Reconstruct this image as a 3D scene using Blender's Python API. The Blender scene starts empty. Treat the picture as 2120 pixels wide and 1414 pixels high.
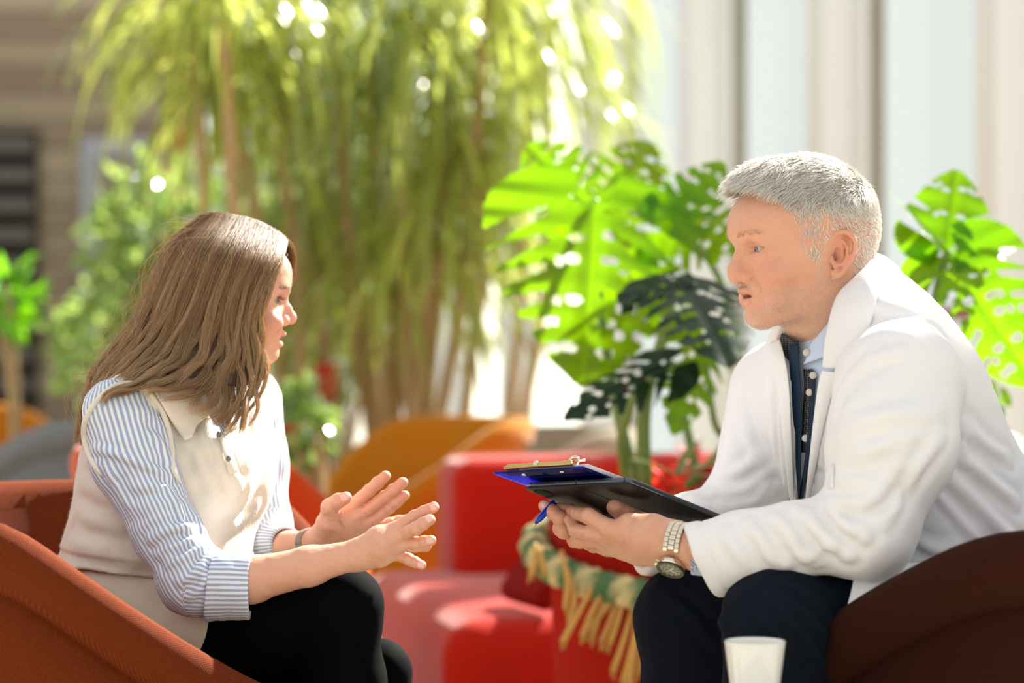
import bpy, math, random
import numpy as np
from mathutils import Vector, Matrix

scene = bpy.context.scene
COL = scene.collection
rng = np.random.default_rng(7)
random.seed(7)

# ---------------------------------------------------------------- camera, sky, sun, exposure
FPX = 85.0 / 36.0 * 2120.0
CAMZ = 1.02
cam_data = bpy.data.cameras.new('camera')
cam_data.lens = 85.0
cam_data.sensor_width = 36.0
cam_data.clip_start = 0.1
cam_data.clip_end = 200
cam_data.dof.use_dof = True
cam_data.dof.focus_distance = 3.28
cam_data.dof.aperture_fstop = 2.5
cam_data.dof.aperture_blades = 0
cam = bpy.data.objects.new('camera', cam_data)
cam.location = (0, 0, CAMZ)
cam.rotation_euler = (math.radians(90), 0, 0)
COL.objects.link(cam)
scene.camera = cam

world = bpy.data.worlds.new('sky')
scene.world = world
world.use_nodes = True
_bg = world.node_tree.nodes['Background']
_bg.inputs['Color'].default_value = (1.0, 0.995, 0.975, 1)
_bg.inputs['Strength'].default_value = 0.92

sun_data = bpy.data.lights.new('sun', 'SUN')
sun_data.energy = 17
sun_data.angle = math.radians(1.2)
sun_data.color = (1.0, 0.95, 0.86)
sun = bpy.data.objects.new('sun', sun_data)
# light travels from the back right, high, towards the camera
_sd = Vector((-0.56, -0.72, -0.72)).normalized()
sun.rotation_euler = _sd.to_track_quat('-Z', 'Y').to_euler()
sun.location = (4, 9, 8)
COL.objects.link(sun)

scene.view_settings.view_transform = 'Standard'
scene.view_settings.look = 'None'
scene.view_settings.exposure = 0.12
scene.view_settings.gamma = 1.0
scene.view_settings.use_curve_mapping = False
scene.cycles.max_bounces = 8
scene.cycles.transparent_max_bounces = 16
scene.cycles.sample_clamp_indirect = 6.0
scene.cycles.use_denoising = True

# ---------------------------------------------------------------- small helpers
def P3(px, py, D):
    """a point of the place: D metres ahead of the camera, seen at photo pixel (px, py)"""
    return np.array([(px - 1060.0) * D / FPX, D, CAMZ - (py - 707.0) * D / FPX])

def pts3(L):
    return np.array([P3(*p[:3]) for p in L])

def nrm(v):
    v = np.asarray(v, float)
    return v / np.linalg.norm(v)

def lin(c):
    """sRGB 0-255 to linear rgba"""
    out = []
    for v in c[:3]:
        v = v / 255.0
        out.append(v / 12.92 if v <= 0.04045 else ((v + 0.055) / 1.055) ** 2.4)
    return (out[0], out[1], out[2], 1.0)

def tag(o, label=None, cat=None, group=None, kind=None):
    if label: o['label'] = label
    if cat: o['category'] = cat
    if group: o['group'] = group
    if kind: o['kind'] = kind
    return o

def empty(name, loc=(0, 0, 0), rz=0.0, parent=None):
    o = bpy.data.objects.new(name, None)
    o.location = loc
    o.rotation_euler = (0, 0, rz)
    o.empty_display_size = 0.1
    COL.objects.link(o)
    if parent: o.parent = parent
    return o

def put(name, me, mat=None, parent=None, smooth=True, world=True):
    """link a mesh; its coordinates are world ones when world is True"""
    if mat is not None: me.materials.append(mat)
    if smooth: me.polygons.foreach_set('use_smooth', np.ones(len(me.polygons), bool))
    o = bpy.data.objects.new(name, me)
    COL.objects.link(o)
    if parent is not None:
        o.parent = parent
        if world:
            M = Matrix.Translation(parent.location) @ parent.rotation_euler.to_matrix().to_4x4()
            o.matrix_parent_inverse = M.inverted()
    return o

def mk_mesh(name, V, Fc, attrs=None):
    """V (n,3); Fc (m,4) or (m,3) int array or list of tuples; attrs name->(n,) or (n,3)"""
    V = np.asarray(V, np.float32)
    me = bpy.data.meshes.new(name)
    if isinstance(Fc, np.ndarray):
        k = Fc.shape[1]
        me.vertices.add(len(V)); me.vertices.foreach_set('co', V.ravel())
        me.loops.add(Fc.size); me.loops.foreach_set('vertex_index', Fc.astype(np.int32).ravel())
        me.polygons.add(len(Fc))
        me.polygons.foreach_set('loop_start', np.arange(0, Fc.size, k, dtype=np.int32))
        me.polygons.foreach_set('loop_total', np.full(len(Fc), k, np.int32))
        me.update(calc_edges=True)
        me.validate()
    else:
        me.from_pydata([tuple(v) for v in V], [], Fc)
        me.update()
    if attrs:
        for k, a in attrs.items():
            a = np.asarray(a, np.float32)
            if a.ndim == 1:
                at = me.attributes.new(k, 'FLOAT', 'POINT'); at.data.foreach_set('value', a)
            else:
                at = me.attributes.new(k, 'FLOAT_VECTOR', 'POINT'); at.data.foreach_set('vector', a.ravel())
    return me

class MB:
    """collects shapes into one mesh"""
    def __init__(s): s.V = []; s.F = []; s.n = 0; s.A = []
    def add(s, V, Fc, a=0.0):
        V = np.asarray(V, float)
        s.V.append(V); s.F += [tuple(int(i) + s.n for i in f) for f in Fc]; s.n += len(V)
        a = np.asarray(a, float)
        s.A.append(np.full(len(V), float(a)) if a.ndim == 0 else a)
        return s
    def box(s, c, size, R=None, bev=0.0):
        x, y, z = [v / 2 for v in size]
        if bev > 0:
            return s.rbox(c, size, bev, R)
        V = np.array([[i * x, j * y, k * z] for i in (-1, 1) for j in (-1, 1) for k in (-1, 1)], float)
        if R is not None: V = V @ np.asarray(R).T
        return s.add(V + np.asarray(c), [(0, 1, 3, 2), (4, 6, 7, 5), (0, 4, 5, 1), (2, 3, 7, 6), (0, 2, 6, 4), (1, 5, 7, 3)])
    def rbox(s, c, size, r, R=None, n=3):
        """box with rounded edges: a subdivided cube pushed onto the rounded box"""
        h = np.array(size, float) / 2
        r = min(r, h.min() * 0.999)
        seg = 2 * (n + 1)
        ts = []
        for ax in range(3):
            a = [-h[ax] + r * (1 - math.cos(math.pi / 2 * i / n)) for i in range(n + 1)]
            ts.append(np.array(a + [-v for v in a[::-1]]))
        V = []; Fc = []; idx = {}
        def vid(i, j, k):
            if (i, j, k) in idx: return idx[(i, j, k)]
            p = np.array([ts[0][i], ts[1][j], ts[2][k]])
            q = np.clip(p, -(h - r), h - r)
            d = p - q
            L = np.linalg.norm(d)
            if L > 1e-9:
                p = q + d / L * r
            idx[(i, j, k)] = len(V); V.append(p)
            return idx[(i, j, k)]
        N = len(ts[0]) - 1
        for a in range(N):
            for b in range(N):
                Fc.append((vid(a, b, 0), vid(a, b + 1, 0), vid(a + 1, b + 1, 0), vid(a + 1, b, 0)))
                Fc.append((vid(a, b, N), vid(a + 1, b, N), vid(a + 1, b + 1, N), vid(a, b + 1, N)))
                Fc.append((vid(a, 0, b), vid(a + 1, 0, b), vid(a + 1, 0, b + 1), vid(a, 0, b + 1)))
                Fc.append((vid(a, N, b), vid(a, N, b + 1), vid(a + 1, N, b + 1), vid(a + 1, N, b)))
                Fc.append((vid(0, a, b), vid(0, a, b + 1), vid(0, a + 1, b + 1), vid(0, a + 1, b)))
                Fc.append((vid(N, a, b), vid(N, a + 1, b), vid(N, a + 1, b + 1), vid(N, a, b + 1)))
        V = np.array(V)
        if R is not None: V = V @ np.asarray(R).T
        return s.add(V + np.asarray(c), Fc)
    def lathe(s, c, prof, n=40, closed=False):
        """prof [(r, z)] around the vertical through c"""
        V = []; m = len(prof)
        for r, z in prof:
            for i in range(n):
                a = 2 * math.pi * i / n
                V.append((c[0] + r * math.cos(a), c[1] + r * math.sin(a), c[2] + z))
        Fc = [(i * n + j, i * n + (j + 1) % n, (i + 1) * n + (j + 1) % n, (i + 1) * n + j) for i in range(m - 1) for j in range(n)]
        if closed: Fc += [((m - 1) * n + j, (m - 1) * n + (j + 1) % n, (j + 1) % n, j) for j in range(n)]
        return s.add(V, Fc)
    def tube(s, pts, rad, n=8, caps=True, up=None, a=0.0, flat=1.0):
        pts = np.asarray(pts, float)
        m = len(pts)
        rad = np.full(m, rad) if np.isscalar(rad) else np.asarray(rad, float)
        T = np.gradient(pts, axis=0); T /= np.linalg.norm(T, axis=1)[:, None] + 1e-12
        ref = np.array(up if up is not None else (0.13, 0.21, 0.97), float)
        V = []
        N = np.cross(T[0], ref)
        if np.linalg.norm(N) < 1e-3: N = np.cross(T[0], (1, 0, 0.2))
        N /= np.linalg.norm(N)
        for i in range(m):
            N = N - T[i] * (N @ T[i]); N /= np.linalg.norm(N) + 1e-12
            B = np.cross(T[i], N)
            for j in range(n):
                an = 2 * math.pi * j / n
                V.append(pts[i] + rad[i] * (math.cos(an) * N + flat * math.sin(an) * B))
        Fc = [(i * n + j, i * n + (j + 1) % n, (i + 1) * n + (j + 1) % n, (i + 1) * n + j) for i in range(m - 1) for j in range(n)]
        if caps: Fc += [tuple(range(n - 1, -1, -1)), tuple((m - 1) * n + j for j in range(n))]
        return s.add(V, Fc, a)
    def prism(s, poly, vec):
        """poly (n,3) swept along vec, closed"""
        poly = np.asarray(poly, float); n = len(poly)
        V = np.vstack([poly, poly + np.asarray(vec)])
        Fc = [tuple(range(n - 1, -1, -1)), tuple(range(n, 2 * n))] + [(i, (i + 1) % n, n + (i + 1) % n, n + i) for i in range(n)]
        return s.add(V, Fc)
    def build(s, name, mat, parent=None, smooth=True, attr=None):
        V = np.vstack(s.V)
        me = mk_mesh(name, V, s.F, {attr: np.concatenate(s.A)} if attr else None)
        return put(name, me, mat, parent, smooth)

def catmull(P, n):
    P = np.asarray(P, float)
    Q = np.vstack([2 * P[0] - P[1], P, 2 * P[-1] - P[-2]])
    t = np.linspace(0, len(P) - 1 - 1e-9, n)
    i = t.astype(int); u = (t - i)[:, None]
    a, b, c, d = Q[i], Q[i + 1], Q[i + 2], Q[i + 3]
    return 0.5 * (2 * b + (c - a) * u + (2 * a - 5 * b + 4 * c - d) * u ** 2 + (3 * b - a - 3 * c + d) * u ** 3)

def auto_sharp(o, ang=35):
    me = o.data
    me.set_sharp_from_angle(angle=math.radians(ang))
    return o

def noise3(P, scale, seed=0, octaves=2):
    """smooth pseudo noise from summed sines, about -1..1"""
    r = np.random.default_rng(seed)
    out = np.zeros(len(P), np.float32); amp = 1.0; tot = 0
    for o in range(octaves):
        for k in range(4):
            d = r.normal(size=3); d /= np.linalg.norm(d)
            out += amp * np.sin(P @ (d * (2 * math.pi / scale) * r.uniform(0.7, 1.4)).astype(np.float32) + r.uniform(0, 6.28)).astype(np.float32)
        tot += amp * 2.2; amp *= 0.5; scale *= 0.5
    return out / tot

# ---------------------------------------------------------------- signed distance modelling
def smin(a, b, k):
    h = np.clip(0.5 + 0.5 * (b - a) / k, 0, 1)
    return b * (1 - h) + a * h - k * h * (1 - h)
def smax(a, b, k): return -smin(-a, -b, k)
def norm_(v): return np.sqrt(np.einsum('ij,ij->i', v, v))
def cap(P, a, b, ra, rb):
    a = np.asarray(a, np.float32); b = np.asarray(b, np.float32)
    pa = P - a; ba = b - a
    t = np.clip(pa @ ba / (ba @ ba + 1e-12), 0, 1)
    return norm_(pa - t[:, None] * ba) - (ra + (rb - ra) * t)
def chain(P, pts, rad, k=0.004):
    d = None
    for i in range(len(pts) - 1):
        e = cap(P, pts[i], pts[i + 1], rad[i], rad[i + 1])
        d = e if d is None else smin(d, e, k)
    return d
def ell(P, c, r, R=None):
    q = P - np.asarray(c, np.float32)
    if R is not None: q = q @ np.asarray(R, np.float32)
    r = np.asarray(r, np.float32)
    k0 = norm_(q / r); k1 = norm_(q / (r * r)) + 1e-9
    return k0 * (k0 - 1) / k1
def ball(P, c, r): return norm_(P - np.asarray(c, np.float32)) - r
def frame(x, z):
    """orthonormal matrix, columns x, y, z with x along x and z near z"""
    x = nrm(x); z = np.asarray(z, float); z = nrm(z - x * (z @ x)); y = np.cross(z, x)
    return np.stack([x, y, z], 1)
def tab(pairs, sm=0.006):
    p = sorted(pairs); a = np.array([q[0] for q in p]); b = np.array([q[1] for q in p])
    t = np.linspace(a[0] - 4 * sm, a[-1] + 4 * sm, 900); v = np.interp(t, a, b)
    w = sm / (t[1] - t[0]); k = np.exp(-0.5 * (np.arange(-int(3 * w) - 1, int(3 * w) + 2) / max(w, .5)) ** 2); k /= k.sum()
    v = np.convolve(np.pad(v, len(k) // 2, mode='edge'), k, 'valid')
    return lambda z: np.interp(z, t, v).astype(np.float32)
def sect(x, y, a, b, W, p=2.2):
    """distance-like value of a rounded cross-section: depth a in front, b behind, half-width W"""
    A = np.where(x > 0, a, b)
    u = np.abs(x) / A; v = np.abs(y) / W
    s = (u ** p + v ** p) + 1e-9
    r = s ** (1 / p)
    gx = u ** (p - 1) / A; gy = v ** (p - 1) / W
    g = s ** (1 / p - 1) * np.sqrt(gx * gx + gy * gy) + 1e-6
    return np.clip((r - 1) / g, -0.5, 0.5)

def surface(f, lo, hi, h, relax=1, L=1.7):
    """surface nets over a sparse grid; returns verts and quads"""
    lo = np.asarray(lo, float); hi = np.asarray(hi, float)
    C = 4
    nc = np.ceil((hi - lo) / (C * h)).astype(int) + 1
    g = [lo[i] + (np.arange(nc[i]) + 0.5) * C * h for i in range(3)]
    G = np.stack(np.meshgrid(*g, indexing='ij'), -1).reshape(-1, 3).astype(np.float32)
    fc = f(G).reshape(nc)
    n = nc * C
    act = np.abs(fc) < C * h * 0.87 * L + h
    big = np.repeat(np.repeat(np.repeat(fc, C, 0), C, 1), C, 2).astype(np.float32)
    ai = np.argwhere(act)
    off = np.stack(np.meshgrid(*[np.arange(C)] * 3, indexing='ij'), -1).reshape(-1, 3)
    fi = (ai[:, None, :] * C + off[None]).reshape(-1, 3)
    for s in range(0, len(fi), 2000000):
        q = fi[s:s + 2000000]
        big[q[:, 0], q[:, 1], q[:, 2]] = f((lo + (q + 0.5) * h).astype(np.float32))
    S = big < 0
    c = np.zeros(tuple(n - 1), np.int8)
    for i in (0, 1):
        for j in (0, 1):
            for k in (0, 1):
                c += S[i:n[0] - 1 + i, j:n[1] - 1 + j, k:n[2] - 1 + k]
    cells = np.argwhere((c > 0) & (c < 8))
    idx = np.full(tuple(n - 1), -1, np.int32)
    idx[cells[:, 0], cells[:, 1], cells[:, 2]] = np.arange(len(cells))
    corners = np.array([(i, j, k) for i in (0, 1) for j in (0, 1) for k in (0, 1)])
    vals = np.stack([big[cells[:, 0] + i, cells[:, 1] + j, cells[:, 2] + k] for i, j, k in corners], 1)
    acc = np.zeros((len(cells), 3)); cnt = np.zeros(len(cells))
    for a in range(8):
        for b in range(a + 1, 8):
            dd = corners[b] - corners[a]
            if np.abs(dd).sum() != 1: continue
            va, vb = vals[:, a], vals[:, b]
            m = (va < 0) != (vb < 0)
            t = np.where(m, va / (va - vb + 1e-20), 0)
            acc += np.where(m[:, None], corners[a] + t[:, None] * dd, 0); cnt += m
    V = lo + (cells + 0.5 + acc / cnt[:, None]) * h
    Q = []
    for ax in range(3):
        u, v = (ax + 1) % 3, (ax + 2) % 3
        sl0 = [slice(1, n[0] - 1), slice(1, n[1] - 1), slice(1, n[2] - 1)]
        sl0[ax] = slice(0, n[ax] - 1); sl1 = list(sl0); sl1[ax] = slice(1, n[ax])
        A = S[tuple(sl0)]; B = S[tuple(sl1)]
        e = np.argwhere(A != B); flip = A[e[:, 0], e[:, 1], e[:, 2]]
        base = e + 1; base[:, ax] -= 1
        q = []
        for du, dv in ((-1, -1), (0, -1), (0, 0), (-1, 0)):
            k = base.copy(); k[:, u] += du; k[:, v] += dv
            q.append(idx[k[:, 0], k[:, 1], k[:, 2]])
        q = np.stack(q, 1)
        q[~flip] = q[~flip][:, ::-1]
        Q.append(q)
    Q = np.vstack(Q); Q = Q[(Q >= 0).all(1)]
    for _ in range(relax):
        s = np.zeros_like(V); w = np.zeros(len(V))
        for a in range(4):
            b = (a + 1) % 4
            np.add.at(s, Q[:, a], V[Q[:, b]]); np.add.at(w, Q[:, a], 1)
            np.add.at(s, Q[:, b], V[Q[:, a]]); np.add.at(w, Q[:, b], 1)
        V = 0.4 * V + 0.6 * s / np.maximum(w, 1)[:, None]
        e = h * 0.5; Vf = V.astype(np.float32)
        f0 = f(Vf); gr = np.stack([f(Vf + np.eye(3, dtype=np.float32)[i] * e) - f0 for i in range(3)], 1) / e
        g2 = (gr ** 2).sum(1)
        st = np.clip(f0 / np.maximum(g2, 0.05), -1.5 * h, 1.5 * h)
        V = V - gr * st[:, None]
    return V, Q

def join(parts):
    """several (V, Q, attrs) into one"""
    V = np.vstack([p[0] for p in parts]); off = 0; Q = []
    for p in parts: Q.append(p[1] + off); off += len(p[0])
    A = {}
    for k in parts[0][2]: A[k] = np.concatenate([p[2][k] for p in parts])
    return V, np.vstack(Q), A

def normals(V, Q):
    n = np.cross(V[Q[:, 2]] - V[Q[:, 0]], V[Q[:, 3]] - V[Q[:, 1]])
    N = np.zeros_like(V)
    for a in range(4): np.add.at(N, Q[:, a], n)
    return N / (np.linalg.norm(N, axis=1)[:, None] + 1e-12)

def strands(name, L, r, mat, parent, attr=None, taper=0.35):
    """L (n, m, 3) hair curves -> one mesh of fine three-sided tubes"""
    L = np.asarray(L, float); n, m, _ = L.shape
    T = np.gradient(L, axis=1); T /= np.linalg.norm(T, axis=2)[..., None] + 1e-12
    ref = np.array([0.31, -0.9, 0.3])
    N = np.cross(T, ref); N /= np.linalg.norm(N, axis=2)[..., None] + 1e-12
    B = np.cross(T, N)
    rr = np.ones((n, m)) * (r if np.isscalar(r) else np.asarray(r)[:, None])
    rr = rr * (1 - (1 - taper) * np.linspace(0, 1, m) ** 3)[None]
    V = np.stack([L + rr[..., None] * (math.cos(a) * N + math.sin(a) * B) for a in (0, 2.0944, 4.1888)], 2)  # n,m,3,3
    V = V.reshape(-1, 3)
    i = np.arange(n)[:, None, None]; j = np.arange(m - 1)[None, :, None]; k = np.arange(3)[None, None, :]
    a = (i * m + j) * 3
    Q = np.stack([a + k, a + (k + 1) % 3, a + 3 + (k + 1) % 3, a + 3 + k], -1).reshape(-1, 4)
    at = None
    if attr is not None: at = {'tone': np.repeat(attr, m * 3), 'along': np.tile(np.repeat(np.linspace(0, 1, m), 3), n)}
    return put(name, mk_mesh(name, V, Q, at), mat, parent)

# ---------------------------------------------------------------- materials
def material(name, color=(200, 200, 200), rough=0.7, metal=0.0, sheen=0.0, sss=0.0, spec=0.5, trans=0.0, coat=0.0):
    m = bpy.data.materials.new(name); m.use_nodes = True
    b = m.node_tree.nodes['Principled BSDF']
    b.inputs['Base Color'].default_value = lin(color)
    b.inputs['Roughness'].default_value = rough
    b.inputs['Metallic'].default_value = metal
    b.inputs['Specular IOR Level'].default_value = spec
    b.inputs['Sheen Weight'].default_value = sheen
    b.inputs['Coat Weight'].default_value = coat
    b.inputs['Transmission Weight'].default_value = trans
    if sss > 0:
        b.inputs['Subsurface Weight'].default_value = sss
        b.inputs['Subsurface Radius'].default_value = (1.0, 0.35, 0.2)
        b.inputs['Subsurface Scale'].default_value = 0.012
    return m
def nodes(m):
    nt = m.node_tree
    return nt.nodes, nt.links, nt.nodes['Principled BSDF']
def math_node(N, L, op, a, b=None, c=None):
    n = N.new('ShaderNodeMath'); n.operation = op
    for i, v in enumerate((a, b, c)):
        if v is None: continue
        if isinstance(v, (int, float)): n.inputs[i].default_value = v
        else: L.new(v, n.inputs[i])
    return n.outputs[0]
def mix_node(N, L, fac, a, b, kind='MIX'):
    n = N.new('ShaderNodeMix'); n.data_type = 'RGBA'; n.blend_type = kind
    for i, v in ((0, fac), (6, a), (7, b)):
        if isinstance(v, (int, float)): n.inputs[i].default_value = v
        elif isinstance(v, tuple): n.inputs[i].default_value = v
        else: L.new(v, n.inputs[i])
    return n.outputs[2]
def attr_node(N, name):
    n = N.new('ShaderNodeAttribute'); n.attribute_name = name; return n
def noise_node(N, L, scale, detail=3, vec=None, rough=0.5):
    n = N.new('ShaderNodeTexNoise'); n.inputs['Scale'].default_value = scale; n.inputs['Detail'].default_value = detail
    n.inputs['Roughness'].default_value = rough
    if vec is not None: L.new(vec, n.inputs['Vector'])
    return n.outputs['Fac']
def coords(N, kind='Object'):
    return N.new('ShaderNodeTexCoord').outputs[kind]
def bump_node(N, L, b, height, strength=0.3, dist=0.002):
    n = N.new('ShaderNodeBump'); n.inputs['Strength'].default_value = strength; n.inputs['Distance'].default_value = dist
    L.new(height, n.inputs['Height']); L.new(n.outputs[0], b.inputs['Normal'])
def lower_spec(m, v):
    nodes(m)[2].inputs['Specular IOR Level'].default_value = v; return m
def translucent(m, color, fac):
    """add light passing through a thin sheet"""
    N, L, b = nodes(m)
    t = N.new('ShaderNodeBsdfTranslucent')
    if isinstance(color, tuple): t.inputs['Color'].default_value = color
    else: L.new(color, t.inputs['Color'])
    x = N.new('ShaderNodeMixShader'); x.inputs[0].default_value = fac
    L.new(b.outputs[0], x.inputs[1]); L.new(t.outputs[0], x.inputs[2])
    L.new(x.outputs[0], N['Material Output'].inputs['Surface'])
    return m
def weave(name, color, color2, scale=900, rough=0.95, strength=0.5, sheen=0.0):
    """woven upholstery: fine threads crossing, two tones"""
    m = material(name, color, rough, sheen=sheen, spec=0.15); nodes(m)[2].inputs['Sheen Roughness'].default_value = 0.3
    N, L, b = nodes(m)
    c = coords(N)
    w1 = N.new('ShaderNodeTexWave'); w1.wave_type = 'BANDS'; w1.bands_direction = 'DIAGONAL'; w1.inputs['Scale'].default_value = scale / 20; L.new(c, w1.inputs['Vector'])
    w2 = N.new('ShaderNodeTexWave'); w2.wave_type = 'BANDS'; w2.bands_direction = 'Z'; w2.inputs['Scale'].default_value = scale / 20; w2.inputs['Distortion'].default_value = 0.6; L.new(c, w2.inputs['Vector'])
    h = math_node(N, L, 'MULTIPLY', w1.outputs['Fac'], w2.outputs['Fac'])
    nz = noise_node(N, L, 260, 2, c)
    f = math_node(N, L, 'MULTIPLY_ADD', h, 0.7, math_node(N, L, 'MULTIPLY', nz, 0.4))
    L.new(mix_node(N, L, f, lin(color2), lin(color)), b.inputs['Base Color'])
    bump_node(N, L, b, h, strength, 0.0012)
    return m
# ================================================================ THE ROOM
M = {}
def plaster(name, c1, c2, scale=6, rough=0.8):
    m = material(name, c1, rough)
    N, L, b = nodes(m)
    L.new(mix_node(N, L, noise_node(N, L, scale, 4, coords(N)), lin(c1), lin(c2)), b.inputs['Base Color'])
    return m
M['floor'] = plaster('polished_stone', (205, 192, 165), (180, 168, 145), 2.0, 0.28)
M['white_paint'] = plaster('white_paint', (230, 233, 238), (222, 225, 230), 3, 0.6)
M['frame_grey'] = plaster('grey_frame', (150, 146, 136), (135, 131, 122), 3, 0.5)
M['timber'] = plaster('stained_timber', (150, 96, 62), (128, 78, 48), 9, 0.5)

def boards():
    m = material('weathered_boards', (150, 140, 122), 0.8)
    N, L, b = nodes(m)
    c = coords(N)
    sep = N.new('ShaderNodeSeparateXYZ'); L.new(c, sep.inputs[0])
    row = math_node(N, L, 'FLOOR', math_node(N, L, 'DIVIDE', sep.outputs['Z'], 0.17))
    wn = N.new('ShaderNodeTexWhiteNoise'); wn.noise_dimensions = '1D'; L.new(row, wn.inputs['W'])
    col = mix_node(N, L, wn.outputs['Value'], lin((172, 160, 136)), lin((128, 112, 92)))
    mp = N.new('ShaderNodeMapping'); mp.inputs['Scale'].default_value = (0.6, 1, 8); L.new(c, mp.inputs['Vector'])
    col = mix_node(N, L, math_node(N, L, 'MULTIPLY', noise_node(N, L, 3, 4, mp.outputs[0]), 0.5), col, lin((98, 88, 76)))
    fr = math_node(N, L, 'FRACT', math_node(N, L, 'DIVIDE', sep.outputs['Z'], 0.17))
    gap = math_node(N, L, 'LESS_THAN', fr, 0.07)
    L.new(mix_node(N, L, gap, col, lin((60, 52, 42))), b.inputs['Base Color'])
    return m
M['boards'] = boards()

fl = MB(); fl.box((0, 7.5, -0.05), (16, 19, 0.1))
tag(fl.build('floor', M['floor'], smooth=False), kind='structure')
wl = MB(); wl.box((-4.85, 15.1, 2.1), (5.7, 0.2, 4.2))
tag(wl.build('wall_back', M['boards'], smooth=False), kind='structure')

# window wall along the right, running away from the camera
E = np.array([-0.298, 0.954, 0.0]); E /= np.linalg.norm(E)
NO = np.array([E[1], -E[0], 0.0])            # outwards
def WP(D): return np.array([0.56 + 0.3128 * (12.0 - D), D, 0.0])
RW = np.stack([NO, E, np.array([0, 0, 1.0])], 1)
WH = 3.5
M['glass'] = bpy.data.materials.new('window_glass'); M['glass'].use_nodes = True
def _glass():
    N = M['glass'].node_tree.nodes; L = M['glass'].node_tree.links
    N.remove(N['Principled BSDF'])
    t = N.new('ShaderNodeBsdfTransparent'); t.inputs['Color'].default_value = (0.93, 0.96, 0.95, 1)
    g = N.new('ShaderNodeBsdfGlossy'); g.inputs['Roughness'].default_value = 0.02
    x = N.new('ShaderNodeMixShader'); x.inputs[0].default_value = 0.06
    L.new(t.outputs[0], x.inputs[1]); L.new(g.outputs[0], x.inputs[2]); L.new(x.outputs[0], N['Material Output'].inputs['Surface'])
_glass()
M['sheer'] = translucent(material('sheer_curtain', (238, 238, 234), 0.9), lin((240, 240, 236)), 0.55)

bays = [17.2 - 1.3 * k for k in range(12)]     # D of each post
for k, D in enumerate(bays):
    p = WP(D)
    mb = MB()
    # slender box post whose web stands out into the room
    mb.box(p - NO * 0.095 + np.array([0, 0, WH / 2]), (0.19, 0.10, WH), RW)
    mb.box(p - NO * 0.20 + np.array([0, 0, WH / 2]), (0.03, 0.15, WH), RW)
    mb.box(p - NO * 0.02 - E * 0.075 + np.array([0, 0, WH / 2]), (0.08, 0.05, WH), RW)
    o = mb.build('trim_%d' % (k + 1), M['white_paint'], smooth=False)
    tag(o, kind='structure')
    if k == len(bays) - 1: break
    q = WP(D - 1.3)
    c = (p + q) / 2; w = np.linalg.norm(q - p) - 0.12
    root = empty('window_%d' % (k + 1), tuple(c)); tag(root, kind='structure')
    fb = MB()
    near = 7.5 < D < 9.6
    fr = M['frame_grey']
    for sgn in ((1,) if near else (-1, 1)):
        fb.box(c + E * sgn * (w / 2 - 0.02) + np.array([0, 0, WH / 2]), (0.07, 0.045, WH), RW)
    if near:
        tbm = MB(); tbm.box(c - E * (w / 2 - 0.02) - NO * .04 + np.array([0, 0, WH / 2]), (0.07, 0.05, WH), RW); tbm.box(c + np.array([0, 0, 1.12]) - NO * .02, (0.06, w - 0.09, 0.05), RW)
        tbm.build('timber_mullion', M['timber'], root, smooth=False)
    for z in ((0.05, WH - 0.05) if near else (0.05, 1.12, WH - 0.05)):
        fb.box(c + np.array([0, 0, z]), (0.06, w - 0.09, 0.05), RW)
    fb.build('window_frame', fr, root, smooth=False)
    gb = MB(); gb.box(c + np.array([0, 0, WH / 2]), (0.008, w - 0.08, WH - 0.1), RW)
    gb.build('window_pane', M['glass'], root, smooth=False)

# glazed end of the hall beyond the palms
for k in range(4):
    x0 = -2.0 + 0.62 * k
    mb = MB(); mb.box((x0 + .03, 15.1, 2.1), (0.10, 0.16, 4.2)); tag(mb.build('trim_%d' % (20 + k), M['white_paint'], smooth=False), kind='structure')
    if k == 3: break
    root = empty('window_%d' % (20 + k), (x0 + .34, 15.1, 0)); tag(root, kind='structure')
    mb = MB()
    for z in (0.04, 1.1, 2.3, 4.16): mb.box((x0 + .34, 15.1, z), (0.52, 0.08, 0.06))
    mb.build('window_frame', M['frame_grey'], root, smooth=False)
    mb = MB(); mb.box((x0 + .34, 15.1, 2.1), (0.52, 0.01, 4.1)); mb.build('window_pane', M['glass'], root, smooth=False)

# sheer curtains at the four farthest windows
for k in range(4):
    D = bays[k + 1] + 0.15; n = 150
    V = []; Fc = []
    for i in range(n + 1):
        t = i / n * 0.95
        off = 0.03 * math.sin(i / n * 2 * math.pi * 13) + 0.01 * math.sin(i * 0.7)
        b = WP(D + t) - NO * (0.10 + off * 0.6)
        for z in (0.04, 1.2, 2.4, 3.42): V.append((b[0], b[1], z))
    for i in range(n):
        for j in range(3): Fc.append((i * 4 + j, (i + 1) * 4 + j, (i + 1) * 4 + j + 1, i * 4 + j + 1))
    me = mk_mesh('curtain', V, Fc)
    o = put('sheer_curtain', me, M['sheer'])
    tag(o, 'white sheer curtain hanging in folds at a far window behind the drooping palms', 'curtain', 'sheer curtains at the far windows')

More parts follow.
